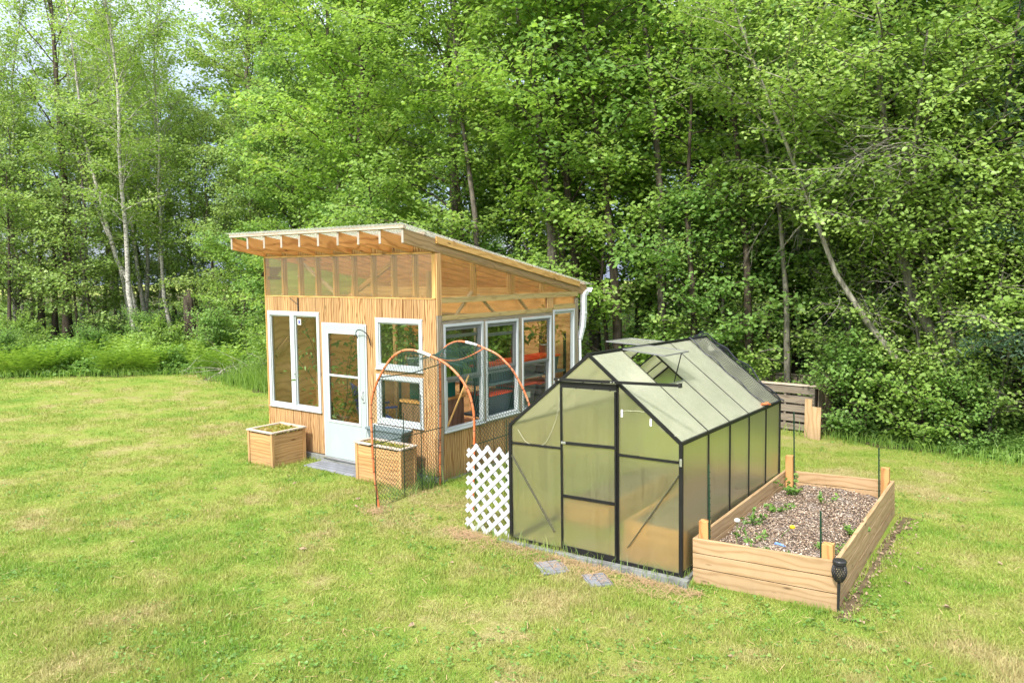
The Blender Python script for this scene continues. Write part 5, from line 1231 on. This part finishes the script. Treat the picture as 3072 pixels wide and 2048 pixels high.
# dark evergreen at the right edge
def pine(name, label, x, y, H, seed):
    random.seed(seed); t = thing(name, label, 'tree', (x, y, G(x, y))); m = MB(); m.tube([(0, 0, -.2), (.1, 0, H*.5), (0, .1, H)], [.2, .14, .03], 9); PP, DD = [], []
    for i in range(60):
        f = i/60; z = 1.0+f*(H-1.2); a_ = i*2.4; Ls = 2.6*(1-f*.75)*random.uniform(.7, 1.1)
        c_ = curve((0, 0, z), (math.cos(a_), math.sin(a_), .1), Ls, 6, -.05, .08); m.tube(c_, [.03, .025, .02, .015, .01, .008, .004], 4, False)
        for q in range(14):
            k = random.uniform(1, 5.99); j = int(k); p = c_[j].lerp(c_[j+1], k-j); d = Vector((math.cos(a_+random.choice((-.9, .9))), math.sin(a_+random.choice((-.9, .9))), -.15)); c2 = curve(p, d, .55, 4, -.05, .1)
            for w_ in c2: PP += [list(w_)]*9
    m.build('trunk', M_BARKB, t, smooth=True); P = np.array(PP)+RNG.normal(0, .07, (len(PP), 3)); V, F = leaves(P, .11, jit=1.2, aspect=.09); fast_mesh('crown', V, F, LM_NEEDLE, t)
pine('pine_tree', 'dark soft needled evergreen at the right edge of the picture', 7.1, 6.9, 9.0, 77)
pine('pine_tree', 'second dark evergreen just behind the one at the right edge', 8.6, 9.0, 11.0, 78)

# --- ground vegetation (uncountable)
def band(n, x0, x1, d0, d1):
    x = RNG.uniform(x0, x1, n); y = edge_y(x)+RNG.uniform(0, 1, n)**1.3*(d1-d0)+d0; return x, y
def cover(name, n, x0, x1, d0, d1, h0, h1, size, mat, label, aspect=.7, keep=None):
    x, y = band(n, x0, x1, d0, d1)
    ok = ~(in_box(x, y, (2.1, 3.65, 6.0, 7.75)) | in_box(x, y, (-3.8, .15, -.1, 3.8)))
    x, y = x[ok], y[ok]
    hm = np.abs(np.sin(x*1.9+y*.7)*np.cos(y*1.6-x*.4))*.6+.4
    rise = np.clip((y-edge_y(x))/.6, .25, 1)
    P = np.stack([x, y, gz(x, y)+RNG.uniform(h0, h1, len(x))*hm*rise], 1); V, F = leaves(P, size, jit=.5, aspect=aspect); o_ = fast_mesh(name, V, F, mat); return tag(o_, label, 'undergrowth', kind='stuff')
cover('undergrowth', 62000, 2.2, 13, .05, 4.0, .03, .58, .062, LM_DEEP, 'dense broad leaved undergrowth at the foot of the trees right of the bin')
cover('undergrowth', 34000, -11, 2.5, .1, 4.5, .03, .8, .09, LM_MID, 'leafy undergrowth behind the shed and left of it')
cover('undergrowth', 46000, -26, -10.5, .05, 5.5, .03, .75, .10, LM_WEED, 'mixed green undergrowth along the left lawn edge')
cover('forest_litter', 60000, -50, 25, 4, 26, .02, .8, .16, LM_DEEP, 'leafy ground cover inside the wood')
# ferns: bright fronds
fr_n = 900; x = RNG.uniform(-17.5, -11.0, fr_n); y = edge_y(x)+.3+RNG.random(fr_n)**1.4*3.4; kf = vnoise(x, y, 1.1, 21) > .52; x, y = x[kf], y[kf]; fr_n = len(x); PV, PF = [], []; LP = []
for i in range(fr_n):
    for k in range(7):
        a_ = random.uniform(0, 6.28); c_ = curve((x[i], y[i], G(x[i], y[i])), (math.cos(a_)*.55, math.sin(a_)*.55, 1), random.uniform(.6, 1.15), 7, -.09, .05)
        for j in range(1, 8):
            p = np.array(c_[j]); dd = np.array(c_[j]-c_[j-1]); dd /= np.linalg.norm(dd); sd_ = np.cross(dd, [0, 0, 1]); sd_ /= (np.linalg.norm(sd_)+1e-6); L_ = .19*(1-j/9)
            for s_ in (-1, 1):
                b = len(PV); tip = p+sd_*s_*L_+dd*L_*.35; PV += [p-dd*.02, p+dd*.02, tip+dd*.008, tip-dd*.008]; PF.append((b, b+1, b+2, b+3))
o = fast_mesh('ferns', np.array(PV), np.array(PF), LM_FERN); tag(o, 'bright yellow green ferns along the left lawn edge', 'ferns', kind='stuff')
# tall grass
def band_pts(n, x0, x1, d0, d1):
    x, y = band(n, x0, x1, d0, d1); ok = ~(in_box(x, y, (2.1, 3.65, 6.1, 7.75)) | in_box(x, y, (-3.8, .15, -.1, 3.8))); return np.stack([x[ok], y[ok]], 1)
long_grass('tall_grass', band_pts(5200, -10.5, -4.0, -.1, 1.8), .25, .85, LM_MID, 'tall uncut grass beside the left wall of the shed', width=.007)
long_grass('tall_grass', band_pts(3600, 1.8, 10.0, -.25, 1.2), .08, .30, LM_MID, 'tall grass fringe along the right lawn edge and the bin', width=.006)
long_grass('tall_grass', band_pts(3200, -26, -10.5, -.2, .9), .08, .32, LM_MID, 'grass fringe in front of the ferns at the left', width=.008)
px, py = RNG.uniform(-.15, .14, 90), RNG.uniform(-.25, .0, 90)
long_grass('grass_tuft', np.stack([px*.5-.0, py-.10], 1), .15, .38, LM_WEED, 'green grass tuft growing at the near corner of the shed', width=.004, spread=.04)
e_pts = []
for _ in range(260): e_pts.append((RNG.uniform(4.045, 4.11), RNG.uniform(-1.2, 1.6)))
for _ in range(160): e_pts.append((RNG.uniform(2.0, 4.2), RNG.uniform(-1.36, -1.29)))
for _ in range(110): e_pts.append((RNG.uniform(.02, .07), RNG.uniform(.1, 3.6)))
for _ in range(50): e_pts.append((RNG.uniform(1.45, 2.1), RNG.uniform(-1.27, -1.18)))
for _ in range(70): e_pts.append((RNG.uniform(-.25, .12), RNG.uniform(-.8, -.3)))
long_grass('edge_grass', np.array(e_pts), .05, .20, LM_PALE, 'untrimmed grass along the foot of the greenhouse and shed', width=.0035, spread=.015)
s_pts = np.stack([RNG.uniform(1.5, 4.3, 1500), -1.345-.30*RNG.random(1500)**2.2], 1)
nS = 1500; A_ = RNG.uniform(0, 6.28, nS); Lh = RNG.uniform(.03, .09, nS); C = np.stack([s_pts[:, 0], s_pts[:, 1]+ (s_pts[:,0]-2)*-.02, gz(s_pts[:, 0], s_pts[:, 1])+RNG.uniform(.01, .035, nS)], 1)
D_ = np.stack([np.cos(A_), np.sin(A_), RNG.uniform(-.2, .3, nS)], 1)*Lh[:, None]; S_ = np.stack([-np.sin(A_), np.cos(A_), A_*0], 1)*.0014
V = np.stack([C-D_-S_, C-D_+S_, C+D_+S_, C+D_-S_], 1).reshape(-1, 3); o = fast_mesh('straw', V, np.arange(4*nS).reshape(-1, 4), M_STRAW); tag(o, 'dead brown straw along the greenhouse threshold', 'straw', kind='stuff')

# dry leaves scattered on the mown grass
def dry_leaf(x, y, s_):
    m = MB(); n = 9; vs = []
    for i in range(n): a_ = 2*math.pi*i/n; r_ = s_*(.6+.4*math.cos(a_*3+.5))*random.uniform(.7, 1.1)+.01; vs.append((r_*math.cos(a_), r_*math.sin(a_), .012+.014*math.sin(a_*2)+random.uniform(0, .01)))
    vs.append((0, 0, .004)); fs = [(i, (i+1) % n, n) for i in range(n)]; m.add(vs, fs); return m
random.seed(4)
dl = dry_leaf(0, 0, .05).build('dry_leaf', M_DRYLEAF); tag(dl, 'curled dry brown leaf lying on the mown lawn', 'dry leaf', 'dry leaves scattered on the lawn')
pts = [(-.35, -1.15), (-.15, -1.38), (-2.3, -1.9), (.5, -2.7), (1.55, -2.75), (-1.6, -1.15), (-3.6, -1.3), (-2.0, -.95), (2.6, -3.3), (1.0, -1.75), (4.9, -2.35), (6.1, -.6), (6.4, .8), (3.7, -3.6), (-5.2, .2), (-6.5, -1.5), (-1.2, -3.6), (6.0, 1.9), (2.0, -2.1), (5.75, -.2), (5.72, .7), (5.8, .25)]
for i, (x, y) in enumerate(pts):
    o_ = dl if i == 0 else dl.copy()
    if i: COL.objects.link(o_)
    o_.location = (x, y, G(x, y)+.018); o_.rotation_euler = (random.uniform(-.3, .3), random.uniform(-.3, .3), random.uniform(0, 6)); k = random.uniform(.4, .95); o_.scale = (k, k*random.uniform(.6, 1), k)

# bare soil and debris along the right side of the raised bed
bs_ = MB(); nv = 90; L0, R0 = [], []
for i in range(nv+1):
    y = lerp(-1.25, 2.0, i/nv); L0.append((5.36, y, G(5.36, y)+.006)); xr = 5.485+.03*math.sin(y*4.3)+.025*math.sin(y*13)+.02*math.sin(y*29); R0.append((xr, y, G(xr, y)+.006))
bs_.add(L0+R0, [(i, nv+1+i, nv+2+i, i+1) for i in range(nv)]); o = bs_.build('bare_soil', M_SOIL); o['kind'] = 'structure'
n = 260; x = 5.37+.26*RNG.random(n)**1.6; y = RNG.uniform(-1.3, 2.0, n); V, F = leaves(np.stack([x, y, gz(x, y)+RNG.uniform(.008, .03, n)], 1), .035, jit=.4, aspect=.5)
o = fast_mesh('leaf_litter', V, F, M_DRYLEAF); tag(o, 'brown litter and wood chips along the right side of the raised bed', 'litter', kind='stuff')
# broad leaved weeds and clover in the turf
x, y, d_ = lawn_points(7500); c_ = vnoise(x, y, .9, 9) > .5; x, y = x[c_], y[c_]; k = 6
P = np.repeat(np.stack([x, y, gz(x, y)+.022], 1), k, 0)+RNG.normal(0, 1, (len(x)*k, 3))*np.array([.035, .035, .006])
V, F = leaves(P, .026, jit=.35, aspect=.9); o = fast_mesh('clover', V, F, LM_WEED); tag(o, 'small clover and weed leaves growing among the lawn grass', 'clover', kind='stuff')
x, y, d_ = lawn_points(3000); n = len(x); A_ = RNG.uniform(0, 6.28, n); Lh = RNG.uniform(.012, .05, n)
C = np.stack([x, y, gz(x, y)+RNG.uniform(.018, .04, n)], 1); D_ = np.stack([np.cos(A_), np.sin(A_), RNG.uniform(-.2, .2, n)], 1)*Lh[:, None]; S_ = np.stack([-np.sin(A_), np.cos(A_), A_*0], 1)*.0022
V = np.stack([C-D_-S_, C-D_+S_, C+D_+S_, C+D_-S_], 1).reshape(-1, 3); o = fast_mesh('twigs', V, np.arange(4*n).reshape(-1, 4), M_STRAW); tag(o, 'tiny dry stalks and clippings lying on the lawn', 'clippings', kind='stuff')
for i, (pts, r_, mt, lab) in enumerate((
    ([(.15, 6.9, 0), (.07, 6.94, 4.07), (-.18, 7.01, 6.39), (-.47, 7.03, 8.44), (-.6, 7.0, 10.5)], .085, M_BARK, 'slim grey trunk rising straight behind the low roof end'),
    ([(2.0, 6.95, 0), (1.86, 6.89, 3.21), (1.65, 6.94, 5.0), (1.37, 6.97, 7.11), (1.2, 7, 9)], .07, M_BARKB, 'slim brown trunk behind the greenhouse roof vents'),
    ([(-3.9, 6.1, 0), (-4.05, 5.95, 4.2), (-4.4, 5.9, 6.7), (-4.7, 5.95, 9.2)], .075, M_BARK, 'slim grey trunk rising behind the middle of the shed roof'),
    ([(2.72, 6.9, 0), (2.62, 6.93, 2.33), (2.44, 6.95, 4.06), (2.06, 6.9, 5.72), (1.8, 6.9, 7.2)], .055, M_BARKG, 'thin grey trunk leaning just behind the pallet bin'),
    ([(4.25, 7.7, 0), (4.19, 7.71, 1.08), (4.0, 7.78, 2.93), (3.55, 7.7, 5.1), (3.3, 7.6, 7)], .05, M_BARKB, 'thin dark stem between the leaning trunk and the pallet bin'),
    ([(1.05, 6.5, 0), (.95, 6.51, 2.31), (.77, 6.57, 4.01), (.74, 6.79, 6.22), (.7, 6.8, 8)], .06, M_BARKB, 'thin dark trunk right of the white downspout'),
    ([(6.6, 7.6, 0), (6.5, 7.7, 2.2), (6.7, 7.8, 4.5), (6.6, 7.9, 6.5)], .05, M_BARKG, 'thin stem right of the trunk clump near the evergreen'))):
    trunk_tree('forest_tree', lab, pts, r_, mt, (LM_MID, LM_DEEP, LM_BRIGHT)[i % 3], 0, .085, 70+i, spread=1.5, nprim=12, cb=.55, per=44, nsec=6)

cx_ = np.concatenate([RNG.normal(.15, .09, 260), RNG.normal(1.55, .16, 340), RNG.normal(.9, .3, 160)]); cy_ = np.concatenate([RNG.normal(-1.34, .07, 260), RNG.normal(-1.36, .07, 340), RNG.normal(-.62, .2, 160)]); n = len(cx_)
A_ = RNG.uniform(0, 6.28, n); Lh = RNG.uniform(.02, .07, n); C = np.stack([cx_, cy_, gz(cx_, cy_)+RNG.uniform(.01, .03, n)], 1); D_ = np.stack([np.cos(A_), np.sin(A_), RNG.uniform(-.2, .3, n)], 1)*Lh[:, None]; S_ = np.stack([-np.sin(A_), np.cos(A_), A_*0], 1)*.0018
V = np.stack([C-D_-S_, C-D_+S_, C+D_+S_, C+D_-S_], 1).reshape(-1, 3); o = fast_mesh('straw', V, np.arange(4*n).reshape(-1, 4), M_STRAW); tag(o, 'dead straw around the arch foot and the lattice panel', 'straw', kind='stuff')

sp3 = make_tree('sapling', 'fine leaved pale sapling in front of the leaning trunk', 'tree', 91, 4.2, .4, 1.5, 26, 8, 62, .062, .025, LM_BIRCH, M_BARKG, loc=P0(4.75, 6.75), group=GS, spray=.14, up_el=.9)
for x, y, k, lab in ((5.95, 6.5, .95, 'fine leaved pale sapling in front of the right trunk clump'), (3.9, 7.3, 1.0, 'fine leaved pale sapling right behind the pallet bin'), (7.2, 6.6, 1.1, 'fine leaved pale sapling at the right picture edge'), (1.5, 7.4, 1.15, 'fine leaved pale sapling behind the greenhouse ridge')):
    tree_at(sp3, x, y, lab, k, GS)
